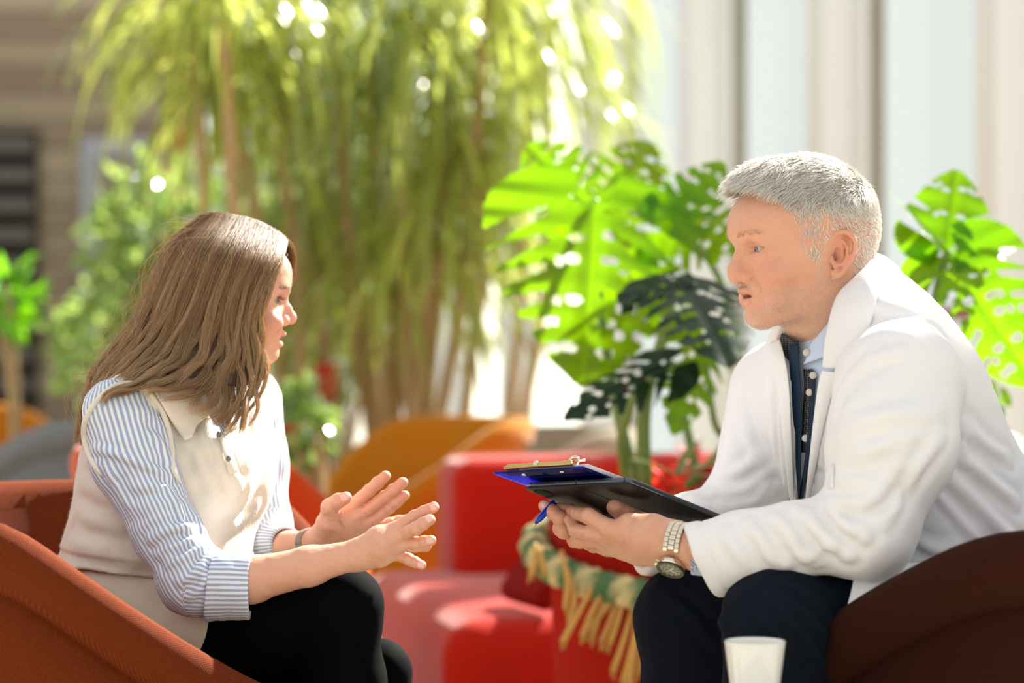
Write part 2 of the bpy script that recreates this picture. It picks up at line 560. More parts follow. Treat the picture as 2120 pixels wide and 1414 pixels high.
# louvred opening, door and post on the left
D = 14.9
lv = empty('louvre_panel', tuple(P3(10, 700, D)))
lv.location.z = 0
tag(lv, 'dark louvred panel with grey slats in the boarded wall', 'louvre')
mb = MB(); a = P3(-150, 268, D); b = P3(74, 830, D)
mb.box(((a[0] + b[0]) / 2, 14.97, (a[2] + 0.1) / 2), (b[0] - a[0], 0.05, a[2] - 0.1))
M['black'] = material('soot_black', (12, 12, 12), 0.9)
mb.build('louvre_backing', M['black'], lv, smooth=False)
M['slat'] = material('slat_grey', (92, 90, 84), 0.6)
for i in range(12):
    z = P3(0, 300 + i * 62, D)[2]
    s_ = MB(); s_.box(((a[0] + b[0]) / 2, 14.88, z), (b[0] - a[0] - 0.02, 0.03, 0.095), Matrix.Rotation(math.radians(25), 3, 'X'))
    o = s_.build('slat', M['slat'], lv, smooth=False)
dr = empty('door_1', (P3(245, 700, D)[0], 14.9, 0)); tag(dr, kind='structure')
M['door'] = plaster('blue_grey_paint', (150, 156, 166), (140, 146, 156), 3, 0.5)
M['door_dark'] = plaster('brown_grey_panel', (120, 110, 98), (105, 98, 88), 3, 0.5)
a = P3(168, 285, D); b = P3(335, 285, D)
mb = MB(); mb.box(((a[0] + b[0]) / 2, 14.95, a[2] / 2), (b[0] - a[0], 0.1, a[2])); mb.build('door_leaf', M['door'], dr, smooth=False)
a = P3(208, 325, D); b = P3(272, 560, D)
mb = MB(); mb.box(((a[0] + b[0]) / 2, 14.88, (a[2] + b[2]) / 2), (b[0] - a[0], 0.05, a[2] - b[2])); mb.build('door_panel', M['door_dark'], dr, smooth=False)
mb = MB(); p = P3(362, 700, 12.5)
mb.box((p[0], 12.5, 1.9), (0.10, 0.10, 3.8), bev=0.01)
M['rust'] = plaster('rust_red_paint', (140, 44, 22), (165, 62, 28), 4, 0.5)
tag(mb.build('steel_post', M['rust']), 'rust red square post standing behind the palm leaves', 'post')
# ================================================================ TUB CHAIRS AND SOFA
def rim_z(c, lo=0.44, hi=0.80, z0=0.735, k=0.215):
    """rim height from the forward cosine"""
    z = z0 - k * c
    z = hi - 0.5 * (hi - z + math.sqrt((hi - z) ** 2 + 0.0008))
    z = hi - (hi - z) if z < hi else hi
    z = lo + 0.5 * ((z - lo) + math.sqrt((z - lo) ** 2 + 0.004))
    return z
def rout(z): return 0.27 + (z - 0.16) * 0.25
def shell_mesh(n=96, **kw):
    V = []; Fc = []; m = 0
    for i in range(n):
        th = 2 * math.pi * i / n; c, s = math.cos(th), math.sin(th)
        zr = rim_z(c, **kw); R = rout(zr)
        pr = [(0.235, 0.135), (0.262, 0.15), (0.285, 0.20)]
        zc = zr - 0.100
        for k in range(1, 7):
            z = 0.20 + (zc - 0.20) * k / 6
            pr.append((rout(z) + 0.010 * math.sin(math.pi * k / 6) - 0.004, z))
        pr += [(rout(zc) - 0.010, zc + 0.006), (rout(zc) - 0.002, zc + 0.014), (R + 0.001, zr - 0.070), (R + 0.009, zr - 0.045), (R + 0.006, zr - 0.018),
               (R - 0.008, zr - 0.003), (R - 0.024, zr), (R - 0.042, zr - 0.004), (R - 0.056, zr - 0.018), (R - 0.062, zr - 0.04)]
        zs = 0.385
        for k in range(1, 6):
            z = (zr - 0.04) + (zs - (zr - 0.04)) * k / 5
            pr.append((rout(max(z, .3)) - 0.064 - 0.01 * math.sin(math.pi * k / 5), z))
        pr.append((0.16, 0.36)); pr.append((0.02, 0.355))
        m = len(pr)
        for r, z in pr: V.append((r * c, r * s, z))
    for i in range(n):
        for j in range(m - 1):
            Fc.append((i * m + j, ((i + 1) % n) * m + j, ((i + 1) % n) * m + j + 1, i * m + j + 1))
    return mk_mesh('tub_shell', V, Fc)
_shell = shell_mesh()
_shell_w = shell_mesh(z0=0.822, k=0.31)
def seat_mesh():
    mb = MB()
    pr = [(0.01, 0.36), (0.22, 0.362), (0.265, 0.375), (0.275, 0.40), (0.265, 0.425), (0.235, 0.437), (0.14, 0.445), (0.01, 0.448)]
    mb.lathe((0, 0, 0), pr, 64)
    return mk_mesh('seat_pad', np.vstack(mb.V), mb.F)
_seat = seat_mesh()
M['chair_metal'] = material('satin_steel', (150, 150, 150), 0.35, 1.0)
M['orange'] = weave('burnt_orange_twill', (142, 62, 20), (74, 28, 7), 2600, strength=0.8)
M['rust_chair'] = weave('dark_rust_cloth', (60, 24, 10), (40, 14, 5), 2600)
M['mustard'] = weave('mustard_cloth', (196, 128, 30), (168, 104, 20), 1500, sheen=0.35)
M['beige'] = weave('grey_beige_cloth', (172, 158, 140), (150, 136, 120), 1500, sheen=0.35)
M['grey'] = weave('cool_grey_cloth', (128, 132, 136), (108, 112, 116), 1500)
M['orange_bg'] = weave('bright_orange_cloth', (196, 80, 30), (172, 62, 20), 1500, sheen=0.35)
def tub_chair(x, y, rz, mat, label, scale=1.0, sh=None):
    root = empty('tub_chair', (x, y, 0), rz)
    tag(root, label, 'chair')
    root.scale = scale if isinstance(scale, tuple) else (scale,) * 3
    def child(name, me, m):
        me = me.copy(); me.materials.append(m)
        me.polygons.foreach_set('use_smooth', np.ones(len(me.polygons), bool))
        o = bpy.data.objects.new(name, me); COL.objects.link(o); o.parent = root
        return o
    child('shell', sh or _shell, mat); child('seat_pad', _seat, mat)
    b = MB(); b.lathe((0, 0, 0), [(0.01, 0.0), (0.20, 0.0), (0.205, 0.012), (0.19, 0.02), (0.03, 0.03), (0.028, 0.13), (0.20, 0.135), (0.20, 0.142)], 40)
    child('swivel_base', mk_mesh('base', np.vstack(b.V), b.F), M['chair_metal'])
    return root
R_ = math.radians
tub_chair(-0.545, 3.45, R_(-18), M['orange'], 'burnt orange twill tub chair in which the woman sits', sh=_shell_w)
tub_chair(0.735, 3.27, R_(139), M['rust_chair'], 'dark rust tub chair in which the man in the white coat sits')
def at(px, D): return (px - 1060) * D / FPX
tub_chair(at(482, 5.15), 5.15, R_(-20), M['orange_bg'], 'bright orange tub chair just behind the woman and left of the red sofa').scale = (.78, .78, 1)
tub_chair(at(858, 6.9), 6.9, R_(-150), M['mustard'], 'mustard yellow tub chair beyond the hands of the woman', (.78, .78, 1))
tub_chair(at(1090, 7.5), 7.5, R_(-160), M['beige'], 'grey beige tub chair behind the back of the red sofa', (.78, .78, .94))
tub_chair(at(-60, 8.2), 8.2, R_(-30), M['mustard'], 'mustard tub chair at the left edge beside the grey chair')
tub_chair(at(160, 7.2), 7.2, R_(160), M['grey'], 'cool grey tub chair behind the back of the woman')

M['red_cloth'] = weave('red_wool', (202, 40, 16), (166, 22, 9), 1500, sheen=0.55)
sofa = empty('modular_sofa', (0.25, 6.0, 0)); tag(sofa, 'red wool modular sofa with a deep rounded seat between the two people', 'sofa')
rs = Matrix.Rotation(R_(12.5), 3, 'Z')
def sofa_pt(u, v, z):
    """u to the right along the front, v away from the camera, from the near left corner"""
    d = rs @ Vector((u, v, 0))
    return (-0.135 + d.x, 5.12 + d.y, z)
def sbox(name, u0, u1, v0, v1, z0, z1, r, mat):
    mb = MB(); mb.rbox(sofa_pt((u0 + u1) / 2, (v0 + v1) / 2, (z0 + z1) / 2), (u1 - u0, v1 - v0, z1 - z0), r, rs, 7)
    return mb.build(name, mat, sofa)
sbox('seat', 0, 1.5, 0, 1.25, 0.10, 0.425, 0.09, M['red_cloth'])
sbox('backrest', 0.22, 1.0, 1.02, 1.32, 0.38, 0.72, 0.06, M['red_cloth'])
sbox('backrest', 0.52, 1.15, 0.9, 1.18, 0.38, 0.73, 0.12, M['red_cloth'])
for u, v in ((0.12, 0.12), (1.38, 0.12), (0.12, 1.1), (1.38, 1.1)):
    mb = MB(); x, y, _ = sofa_pt(u, v, 0); mb.lathe((x, y, 0), [(0.001, 0), (0.02, 0), (0.025, 0.11), (0.001, 0.11)], 16); mb.build('leg', M['chair_metal'], sofa)
mb = MB(); mb.rbox(P3(1125, 1185, 5.35), (0.17, 0.26, 0.055), 0.027, Matrix.Rotation(R_(20), 3, 'Z') @ Matrix.Rotation(R_(-52), 3, 'Y'), 5)
tag(mb.build('seat_cushion', weave('deep_red_cloth', (140, 14, 8), (110, 8, 5), 1500)), 'small dark red cushion leaning on the sofa seat by the planter', 'cushion')

# low table under the cup
M['table_white'] = material('white_laminate', (225, 222, 215), 0.35)
tb = empty('side_table', (0.29, 2.80, 0)); tag(tb, 'small round white side table under the white cup', 'table')
CUPX = (1563 - 1060) * 2.88 / FPX; CUPZ = 1.02 - 619 * 2.88 / FPX - .100
mb = MB(); mb.lathe((CUPX, 2.80, 0), [(0.001, CUPZ - 0.02), (0.17, CUPZ - 0.02), (0.176, CUPZ - 0.01), (0.17, CUPZ), (0.001, CUPZ)], 64); auto_sharp(mb.build('table_top', M['table_white'], tb))
mb = MB(); mb.lathe((CUPX, 2.80, 0), [(0.001, 0), (0.14, 0), (0.14, 0.01), (0.016, 0.02), (0.016, CUPZ - 0.02)], 32); auto_sharp(mb.build('pedestal', M['chair_metal'], tb))
M['china'] = material('glazed_china', (232, 232, 224), 0.12, coat=0.5)
mb = MB()
c0 = (CUPX, 2.88, CUPZ)
h = 0.100; rt = 0.0364; rb = 0.0225
pr = [(0.001, 0.0), (rb - 0.003, 0.0), (rb, 0.003)]
for k in range(1, 9):
    t = k / 8; pr.append((rb + (rt - rb) * (0.25 * t + 0.75 * t ** 0.8), 0.003 + (h - 0.004) * t))
pr += [(rt - 0.0005, h), (rt - 0.0022, h - 0.0005), (rt - 0.0032, h - 0.004)]
for k in range(1, 8):
    t = 1 - k / 8; pr.append((rb - 0.003 + (rt - rb) * t ** 0.9, 0.006 + (h - 0.01) * t))
pr.append((0.001, 0.006))
mb.lathe(c0, pr, 72)
tag(mb.build('cup', M['china']), 'tall white china cup without a handle in front of the man knees', 'cup')
# ================================================================ PLANTS
def leaf_mat(name, top, thru, rough=0.35, fac=0.5, spec=0.5, var=(0.8, 1.15)):
    m = material(name, top, rough, spec=spec)
    N, L, b = nodes(m)
    a = attr_node(N, 'tone').outputs['Fac']
    dark = tuple(v * var[0] for v in lin(top)[:3]) + (1,); light = tuple(min(1, v * var[1]) for v in lin(top)[:3]) + (1,)
    L.new(mix_node(N, L, a, dark, light), b.inputs['Base Color'])
    td = tuple(v * var[0] for v in lin(thru)[:3]) + (1,)
    t = mix_node(N, L, a, td, lin(thru))
    return translucent(m, t, fac)
M['strap'] = leaf_mat('strap_leaf', (142, 160, 78), (226, 236, 118), 0.18, 0.5, var=(0.55, 1.3))
M['strap_cool'] = leaf_mat('grey_green_strap_leaf', (146, 164, 124), (202, 220, 150), 0.2, 0.45, var=(0.55, 1.25))
M['ficus'] = leaf_mat('small_glossy_leaf', (92, 126, 66), (186, 216, 110), 0.13, 0.4, 0.8)
M['lime'] = leaf_mat('bright_leaf', (60, 130, 20), (150, 230, 20), 0.35, 0.5)
M['monstera'] = leaf_mat('monstera_leaf', (40, 84, 8), (158, 222, 4), 0.3, 0.55, 0.35, (0.7, 1.2))
M['mature'] = leaf_mat('shaded_monstera_leaf', (14, 38, 16), (30, 70, 8), 0.38, 0.22, 0.25, (0.7, 1.3))  # darker copy of the monstera leaf, with the shade put into its colours
M['bark'] = plaster('tan_bark', (190, 164, 122), (158, 130, 92), 18, 0.85)
M['stem'] = material('green_stem', (104, 130, 66), 0.4)
M['clay'] = plaster('terracotta', (196, 78, 40), (176, 62, 30), 8, 0.7)
M['red_pot'] = material('red_glaze', (196, 40, 26), 0.25)
M['soil'] = plaster('soil', (92, 70, 46), (60, 44, 28), 30, 0.95)

def strap(V, Fc, A, p, d, length, width, droop, tone, seg=9):
    """an arching strap leaf, slightly folded, from p along d"""
    d = nrm(d); side = nrm(np.cross(d, (0, 0, 1.0)) + 1e-6); i0 = len(V); q = np.array(p, float); st = length / seg
    for i in range(seg + 1):
        t = i / seg; w = width * (0.35 + 2.2 * t) * (1 - t) ** 0.75 * 0.9 if t < 1 else 0.0005
        w = max(min(w, width), 0.0008)
        up = np.cross(side, d)
        V.append(q - side * w + up * w * 0.25); V.append(q); V.append(q + side * w + up * w * 0.25)
        A += [tone] * 3
        d = nrm(d + np.array([0, 0, -droop * (0.5 + t) / seg]))
        q = q + d * st
    for i in range(seg):
        a = i0 + i * 3
        Fc.append((a, a + 1, a + 4, a + 3)); Fc.append((a + 1, a + 2, a + 5, a + 4))

def palm(loc, crowns, label, leaf='strap', n=70, length=0.7, width=0.012, pot=True, potr=0.2):
    root = empty('weeping_palm', tuple(loc)); tag(root, label, 'plant')
    V = []; Fc = []; A = []
    tb_ = MB()
    for c in crowns:
        c = np.array(c, float)
        mid = (np.array(loc) + c) / 2 + np.array([random.uniform(-.12, .12), random.uniform(-.1, .1), 0])
        base = np.array(loc) + np.array([random.uniform(-.05, .05), random.uniform(-.05, .05), 0.28])
        path = catmull([base, mid, c], 14)
        tb_.tube(path, np.linspace(0.028, 0.016, 14), 8)
        for k in range(n):
            az = random.uniform(0, 2 * math.pi); el = random.uniform(-0.5, 1.0)
            d = np.array([math.cos(az) * math.cos(el), math.sin(az) * math.cos(el), math.sin(el)])
            strap(V, Fc, A, c + d * 0.02, d, length * random.uniform(.6, 1.15), width * random.uniform(.8, 1.5), random.uniform(1.6, 3.6), random.random())
    put('foliage', mk_mesh('foliage', V, Fc, {'tone': A}), M[leaf], root)
    tb_.build('trunk', M['bark'], root)
    pm = MB(); pm.lathe((loc[0], loc[1], 0), [(0.001, 0), (potr * .75, 0), (potr, 0.32), (potr, 0.34), (potr - .02, 0.34), (potr - .03, 0.28), (0.001, 0.27)], 40)
    auto_sharp(pm.build('pot', M['clay'], root))
    return root
def PX(L): return [P3(*p) for p in L]
def base_at(px, D): return (at(px, D), D, 0)
palm(base_at(620, 8.0), PX([(455, -60, 7.2), (400, 40, 7.5), (560, 60, 7.9), (480, 170, 7.8)]), 'weeping palm with long drooping yellow green leaves beside the rust red post', n=75, length=0.62)
palm(base_at(800, 8.3), PX([(690, -40, 7.8), (640, 190, 8.3), (760, 120, 8.0), (700, 340, 8.6)]), 'tall grey green palm behind and above the head of the woman', leaf='strap_cool', n=70, length=0.75)
palm(base_at(870, 8.0), PX([(840, 10, 7.6), (930, 180, 7.9), (1010, -20, 7.7), (880, 330, 8.0), (1000, 300, 7.9)]), 'full palm with backlit lime leaves hanging in the middle of the window wall', n=72, length=0.72)
palm(base_at(760, 8.0), PX([(905, 520, 7.8), (780, 520, 8.0), (640, 480, 8.1)]), 'lower palm with leaning tan trunks and pale hanging leaves above the mustard chair', n=62, length=0.62)
palm(base_at(1000, 9.2), PX([(1130, -60, 8.8), (1090, 120, 8.8), (1040, 420, 9.0)]), 'thin pale palm nearest to the white window posts', n=60, length=0.75)

def bush(loc, c, r, n, size, leaf, label, name='ficus_bush', cat='plant', pot='clay', potr=0.16):
    root = empty(name, tuple(loc)); tag(root, label, cat)
    c = np.array(c); V = []; Fc = []; A = []
    for k in range(n):
        u = np.random.default_rng(k * 7 + int(c[0] * 1000) % 999).normal(size=3); u /= np.linalg.norm(u)
        p = c + u * np.array(r) * (random.random() ** 0.45)
        d = nrm(u + np.array([random.uniform(-.8, .8), random.uniform(-.8, .8), random.uniform(-1.0, .5)]))
        sd = nrm(np.cross(d, (random.uniform(-1, 1), random.uniform(-1, 1), random.uniform(-1, 1))))
        L_ = size * random.uniform(.7, 1.3); w = L_ * 0.24; up = np.cross(sd, d); i0 = len(V)
        V += [p, p + d * L_ * .3 + sd * w + up * .1 * L_, p + d * L_ * .35, p + d * L_ * .3 - sd * w + up * .1 * L_, p + d * L_ * .7 + sd * w * .8 + up * .06 * L_, p + d * L_ * .7 - up * .05 * L_, p + d * L_ * .7 - sd * w * .8 + up * .06 * L_, p + d * L_ - up * .15 * L_]
        A += [random.random()] * 8
        Fc += [(i0, i0 + 1, i0 + 2), (i0, i0 + 2, i0 + 3), (i0 + 1, i0 + 4, i0 + 5, i0 + 2), (i0 + 3, i0 + 2, i0 + 5, i0 + 6), (i0 + 4, i0 + 7, i0 + 5), (i0 + 6, i0 + 5, i0 + 7)]
    put('foliage', mk_mesh('foliage', V, Fc, {'tone': A}), M[leaf], root)
    sm = MB()
    for k in range(7):
        e = c + np.array([random.uniform(-.6, .6) * r[0], random.uniform(-.6, .6) * r[1], random.uniform(-.3, .5) * r[2]])
        sm.tube(catmull([np.array([loc[0], loc[1], 0.25]), (np.array([loc[0], loc[1], 0.3]) + e) / 2 + np.array([0.03, 0, 0.05]), e], 8), 0.008, 6)
    sm.build('stem', M['bark'], root)
    pm = MB(); pm.lathe((loc[0], loc[1], 0), [(0.001, 0), (potr * .75, 0), (potr, 0.28), (potr, 0.3), (potr - .02, 0.3), (potr - .03, 0.26), (0.001, 0.25)], 32)
    auto_sharp(pm.build('pot', M[pot], root))
    return root
bush(base_at(290, 8.6), P3(330, 545, 8.6), (0.24, 0.3, 0.36), 560, 0.085, 'ficus', 'small leaved green bush sparkling with light behind the hair of the woman')
bush(base_at(200, 9.4), P3(215, 720, 9.4), (0.20, 0.25, 0.26), 330, 0.08, 'ficus', 'low dark green bush standing before the grey door')
bush(base_at(690, 8.8), P3(680, 600, 8.8), (0.36, 0.3, 0.42), 650, 0.08, 'ficus', 'leafy bush with pale highlights to the right of the face of the woman')
bush(base_at(565, 9.2), P3(600, 470, 9.2), (0.42, 0.3, 0.50), 650, 0.09, 'ficus', 'dense bush between the palm trunks above the head of the woman')
bush(base_at(640, 6.6), P3(632, 885, 6.6), (0.06, 0.07, 0.10), 90, 0.07, 'ficus', 'small dark green plant right of the striped far sleeve', potr=0.07)
bush(base_at(20, 7.6), P3(8, 620, 7.6), (0.06, 0.10, 0.10), 34, 0.13, 'lime', 'bright green broad leaved plant at the left edge in front of the louvres', name='leafy_plant', potr=0.13)
for i, (px, py, D) in enumerate(((678, 785, 8.0), (600, 905, 7.9))):
    c = P3(px, py, D); rt = empty('flower_pot', (c[0], c[1], 0)); 
    tag(rt, ['red glazed flower pot on a tall stand beyond the shoulder of the woman', 'lower red flower pot on a stand beside the palm trunks'][i], 'flower pot')
    mb = MB(); mb.lathe((c[0], c[1], c[2]), [(0.001, -.06), (0.032, -.06), (0.044, 0.035), (0.050, 0.035), (0.050, 0.055), (0.044, 0.055), (0.04, 0.03), (0.001, 0.03)], 32); auto_sharp(mb.build('pot', M['red_pot'], rt))
    mb = MB(); mb.lathe((c[0], c[1], 0), [(0.001, 0), (0.12, 0), (0.12, 0.01), (0.012, 0.02), (0.012, c[2] - .07), (0.06, c[2] - .068), (0.06, c[2] - .06), (0.001, c[2] - .06)], 24); auto_sharp(mb.build('stand', M['timber'], rt))

# ---------------------------------------------------------------- monstera
def monstera_leaf(parent, base, tip, facing, W, seed, cup=0.12, droop=0.25, nlobe=6, mat='monstera'):
    """split leaf with holes: base and tip points, the way its top faces, half-width W"""
    r = np.random.default_rng(seed)
    base = np.array(base); tip = np.array(tip); ax = tip - base; Ln = np.linalg.norm(ax); ax = ax / Ln
    up = nrm(np.asarray(facing, float) - ax * (np.asarray(facing, float) @ ax)); sd = np.cross(ax, up)
    nu, nv = 110, 96
    U, Vv = np.meshgrid(np.linspace(-0.16, 1.0, nu), np.linspace(-1, 1, nv), indexing='ij')
    u = U; v = Vv
    av = np.abs(v)
    # heart outline: half width for each u
    uu = np.clip((u + 0.16) / 1.16, 0, 1)
    wid = np.sin(np.pi * np.clip(uu, 0, 1) ** 0.62) ** 0.62 * (1 - 0.22 * uu)
    inside = av < np.maximum(wid, 0) * 0.98
    # notch where the stalk joins
    inside &= ~((u < 0.02) & (av < 0.10 + (0.02 - u) * 0.5))
    # splits: curved slots running from the edge inwards, and holes by the midrib
    for sgn in (-1, 1):
        m = (v * sgn > 0)
        for k in range(nlobe):
            u0 = 0.02 + 0.86 * (k + 0.5) / nlobe + r.uniform(-.02, .02)
            reach = r.uniform(0.24, 0.40)
            s = av - 0.0
            uc = u0 + 0.30 * (s - 0.35) * (1 - u0) + 0.10 * s * s
            wd = (0.014 + 0.048 * np.clip((s - reach) / 0.6, 0, 1)) * r.uniform(0.8, 1.3)
            inside &= ~(m & (np.abs(u - uc) < wd) & (s > reach))
            for hc, hr in ((0.13 + r.uniform(0, .03), 0.062), (0.26, 0.035)):
                if r.random() < 0.75:
                    uh = u0 + (0.045 if r.random() < .5 else 0.0) + 0.3 * (hc - .35) * (1 - u0)
                    inside &= ~(m & (((av - hc) / hr) ** 2 + ((u - uh) / 0.021) ** 2 < 1))
    lobe = np.sin(u * nlobe * 2 * np.pi / 0.9) * 0.012 * av
    q = base + (u[..., None] * Ln) * ax + (v[..., None] * W) * sd + up * (
        (W * (cup * (av ** 1.5) * -1 + 0.03 * np.minimum(av * 8, 1)) - droop * Ln * np.clip(u, 0, 1) ** 2 + lobe * Ln + 0.02 * W * np.sin(3 * u + seed) * v)[..., None])
    q = q.reshape(-1, 3)
    ins = inside
    quad = ins[:-1, :-1].astype(int) + ins[1:, :-1] + ins[1:, 1:] + ins[:-1, 1:]
    ii, jj = np.where(quad == 4)
    F4 = np.stack([ii * nv + jj, (ii + 1) * nv + jj, (ii + 1) * nv + jj + 1, ii * nv + jj + 1], 1)
    tone = (0.5 + 0.5 * np.sin(u * nlobe * 2 * np.pi / 0.9 + av * 2)).reshape(-1) * 0.6 + 0.2
    rib = (av < 0.018).reshape(-1); tone[rib] = 1.0
    used = np.unique(F4); remap = np.full(len(q), -1); remap[used] = np.arange(len(used))
    me = mk_mesh('leaf', q[used], remap[F4], {'tone': tone[used]})
    o = put('leaf', me, M[mat], parent)
    return o
def stalk(parent, pts, r0=0.010, r1=0.006):
    mb = MB(); path = catmull([P3(*p) for p in pts], 22); mb.tube(path, np.linspace(r0, r1, 22), 10)
    return mb.build('stalk', M['stem'], parent)
PLX, PLD = at(1385, 4.72), 4.72
mon = empty('monstera', (PLX, PLD, 0.70)); tag(mon, 'large monstera with split leaves growing from the red planter between the two people', 'plant')
C_ = (0, -1, 0)
def lf(root, b, t, facing, Wpx, seed, **k):
    D = (b[2] + t[2]) / 2
    return monstera_leaf(root, P3(*b), P3(*t), facing, Wpx * D / FPX, seed, **k)
lf(mon, (1232, 410, 4.62), (1212, 800, 4.50), (0.25, -0.95, 0.15), 262, 3, cup=0.10, droop=0.05)
lf(mon, (1222, 430, 4.70), (1085, 285, 4.80), (-0.1, -0.92, 0.35), 125, 5, cup=0.15, droop=0.12, nlobe=5)
lf(mon, (1255, 470, 4.80), (1350, 275, 4.92), (0.05, -0.92, 0.35), 150, 8, cup=0.15, droop=0.12, nlobe=6)
lf(mon, (1370, 470, 4.75), (1545, 500, 4.65), (0.1, -0.9, 0.4), 130, 13, cup=0.15, droop=0.1, nlobe=5)
lf(mon, (1385, 460, 4.62), (1500, 325, 4.68), (-0.15, -0.92, 0.35), 90, 21, cup=0.15, droop=0.1, nlobe=4)
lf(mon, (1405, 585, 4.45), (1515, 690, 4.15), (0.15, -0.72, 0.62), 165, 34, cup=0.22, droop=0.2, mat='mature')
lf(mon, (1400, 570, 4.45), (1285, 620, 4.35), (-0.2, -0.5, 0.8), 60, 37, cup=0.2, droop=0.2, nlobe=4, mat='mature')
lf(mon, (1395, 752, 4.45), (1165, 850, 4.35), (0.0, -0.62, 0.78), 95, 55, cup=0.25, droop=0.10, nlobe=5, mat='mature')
lf(mon, (1455, 690, 4.60), (1400, 900, 4.55), (0.3, -0.9, 0.2), 92, 89, cup=0.15, droop=0.1, nlobe=5)
lf(mon, (1300, 560, 4.72), (1450, 700, 4.66), (0.0, -0.95, 0.2), 120, 61, cup=0.15, droop=0.1, nlobe=5)
stalk(mon, [(1318, 1010, 4.66), (1268, 800, 4.66), (1240, 600, 4.68), (1232, 412, 4.63)], 0.013, 0.007)
stalk(mon, [(1335, 1010, 4.66), (1335, 850, 4.62), (1370, 700, 4.58), (1402, 590, 4.46)], 0.016, 0.007)
stalk(mon, [(1300, 1010, 4.68), (1288, 900, 4.62), (1330, 790, 4.52), (1395, 752, 4.45)], 0.012, 0.006)
stalk(mon, [(1420, 1010, 4.70), (1500, 920, 4.70), (1478, 870, 4.66), (1455, 700, 4.6)], 0.009, 0.006)
stalk(mon, [(1545, 1010, 4.74), (1545, 850, 4.74), (1525, 690, 4.70), (1480, 560, 4.7), (1400, 460, 4.64)], 0.009, 0.006)
stalk(mon, [(1450, 1010, 4.74), (1400, 800, 4.80), (1330, 600, 4.82), (1258, 455, 4.80)], 0.010, 0.006)
# planter, mulch, braided rope ring with frayed ends
pl = empty('planter', (PLX, PLD, 0)); tag(pl, 'tall red planter holding the monstera beside the sofa', 'planter')
mb = MB(); mb.lathe((PLX, PLD, 0), [(0.001, 0), (0.20, 0), (0.215, 0.02), (0.235, 0.68), (0.24, 0.70), (0.232, 0.71), (0.222, 0.70), (0.215, 0.66), (0.001, 0.655)], 64)
auto_sharp(mb.build('pot', M['red_pot'] if False else weave('vermilion_felt', (186, 34, 14), (140, 16, 8), 1200), pl), 50)
V = []; Fc = []; A = []
for k in range(900):
    a_ = random.uniform(0, 6.28); rr_ = 0.21 * math.sqrt(random.random()); p = np.array([PLX + rr_ * math.cos(a_), PLD + rr_ * math.sin(a_), 0.655 + random.uniform(0, .04)])
    d = nrm((random.uniform(-1, 1), random.uniform(-1, 1), random.uniform(-.1, .5))); strap(V, Fc, A, p, d, random.uniform(.03, .08), 0.003, 1.0, random.random(), 3)
M['straw'] = leaf_mat('dry_straw', (206, 160, 84), (220, 176, 96), 0.7, 0.2)
tag(put('straw_mulch', mk_mesh('mulch', V, Fc, {'tone': A}), M['straw'], pl), kind='stuff')
def rope_mat():
    m = material('braided_raffia', (150, 160, 90), 0.85)
    N, L, b = nodes(m); a = attr_node(N, 'tone').outputs['Fac']
    r = N.new('ShaderNodeValToRGB'); r.color_ramp.interpolation = 'B_SPLINE'
    L.new(a, r.inputs[0]); e = r.color_ramp.elements
    e[0].position = 0.25; e[0].color = lin((66, 104, 62)); e[1].position = 0.75; e[1].color = lin((206, 186, 132))
    L.new(r.outputs[0], b.inputs['Base Color']); return m
M['rope'] = rope_mat()
gl = empty('braided_rope', (PLX, PLD, 0.62)); tag(gl, 'thick green and straw braided raffia rope with frayed ends slung round the planter', 'rope')
ring = []
for i in range(121):
    a_ = 2 * math.pi * i / 120
    y = math.sin(a_); ring.append((PLX + 0.262 * math.cos(a_), PLD + 0.262 * y, 0.600 + 0.055 * y - 0.02 * math.cos(a_)))
ring = np.array(ring)
for s_ in range(3):
    path = []
    for i, p in enumerate(ring):
        a_ = 2 * math.pi * i / 120; ph = 2 * math.pi * (i / 120 * 22) / 1 + s_ * 2.094
        out = np.array([math.cos(a_), math.sin(a_), 0])
        path.append(p + 0.015 * (math.cos(ph) * out + math.sin(ph) * np.array([0, 0, 1.0])))
    mb = MB(); tone = np.repeat([0.5 + 0.5 * math.sin(i * 1.15 + s_ * 0.4) for i in range(121)], 10)
    mb.tube(path, 0.0185, 10, caps=False, a=tone); mb.build('strand', M['rope'], gl, attr='tone')
fr = MB()
for (x0, y0, x1, y1, sway) in ((1162, 1140, 1172, 1260, 8), (1175, 1180, 1180, 1290, 12), (1240, 1190, 1165, 1330, 0), (1265, 1200, 1205, 1318, -6), (1270, 1205, 1225, 1322, -4), (1285, 1210, 1245, 1330, 4),
                            (1300, 1205, 1262, 1335, 2), (1318, 1215, 1270, 1390, 4), (1325, 1215, 1290, 1414, 6), (1340, 1215, 1300, 1425, -3), (1352, 1215, 1318, 1400, 0), (1108, 1125, 1100, 1190, 4), (1118, 1135, 1125, 1180, 0), (1295, 1200, 1210, 1310, 5), (1330, 1215, 1345, 1330, 5)):
    D = 4.49
    fr.tube(catmull([P3(x0, y0, D), P3((x0 + x1) / 2 + sway, (y0 + y1) / 2, D - 0.02), P3(x1, y1, D - .01)], 10), np.linspace(0.0042, 0.0068, 10), 6, a=random.random())
    for k in range(3):
        fr.tube([P3(x1, y1, D - .01), P3(x1 + random.uniform(-10, 10), y1 + random.uniform(8, 22), D - .01)], [0.0035, 0.001], 5, a=random.random())
fr.build('fringe', M['straw'], gl, attr='tone')
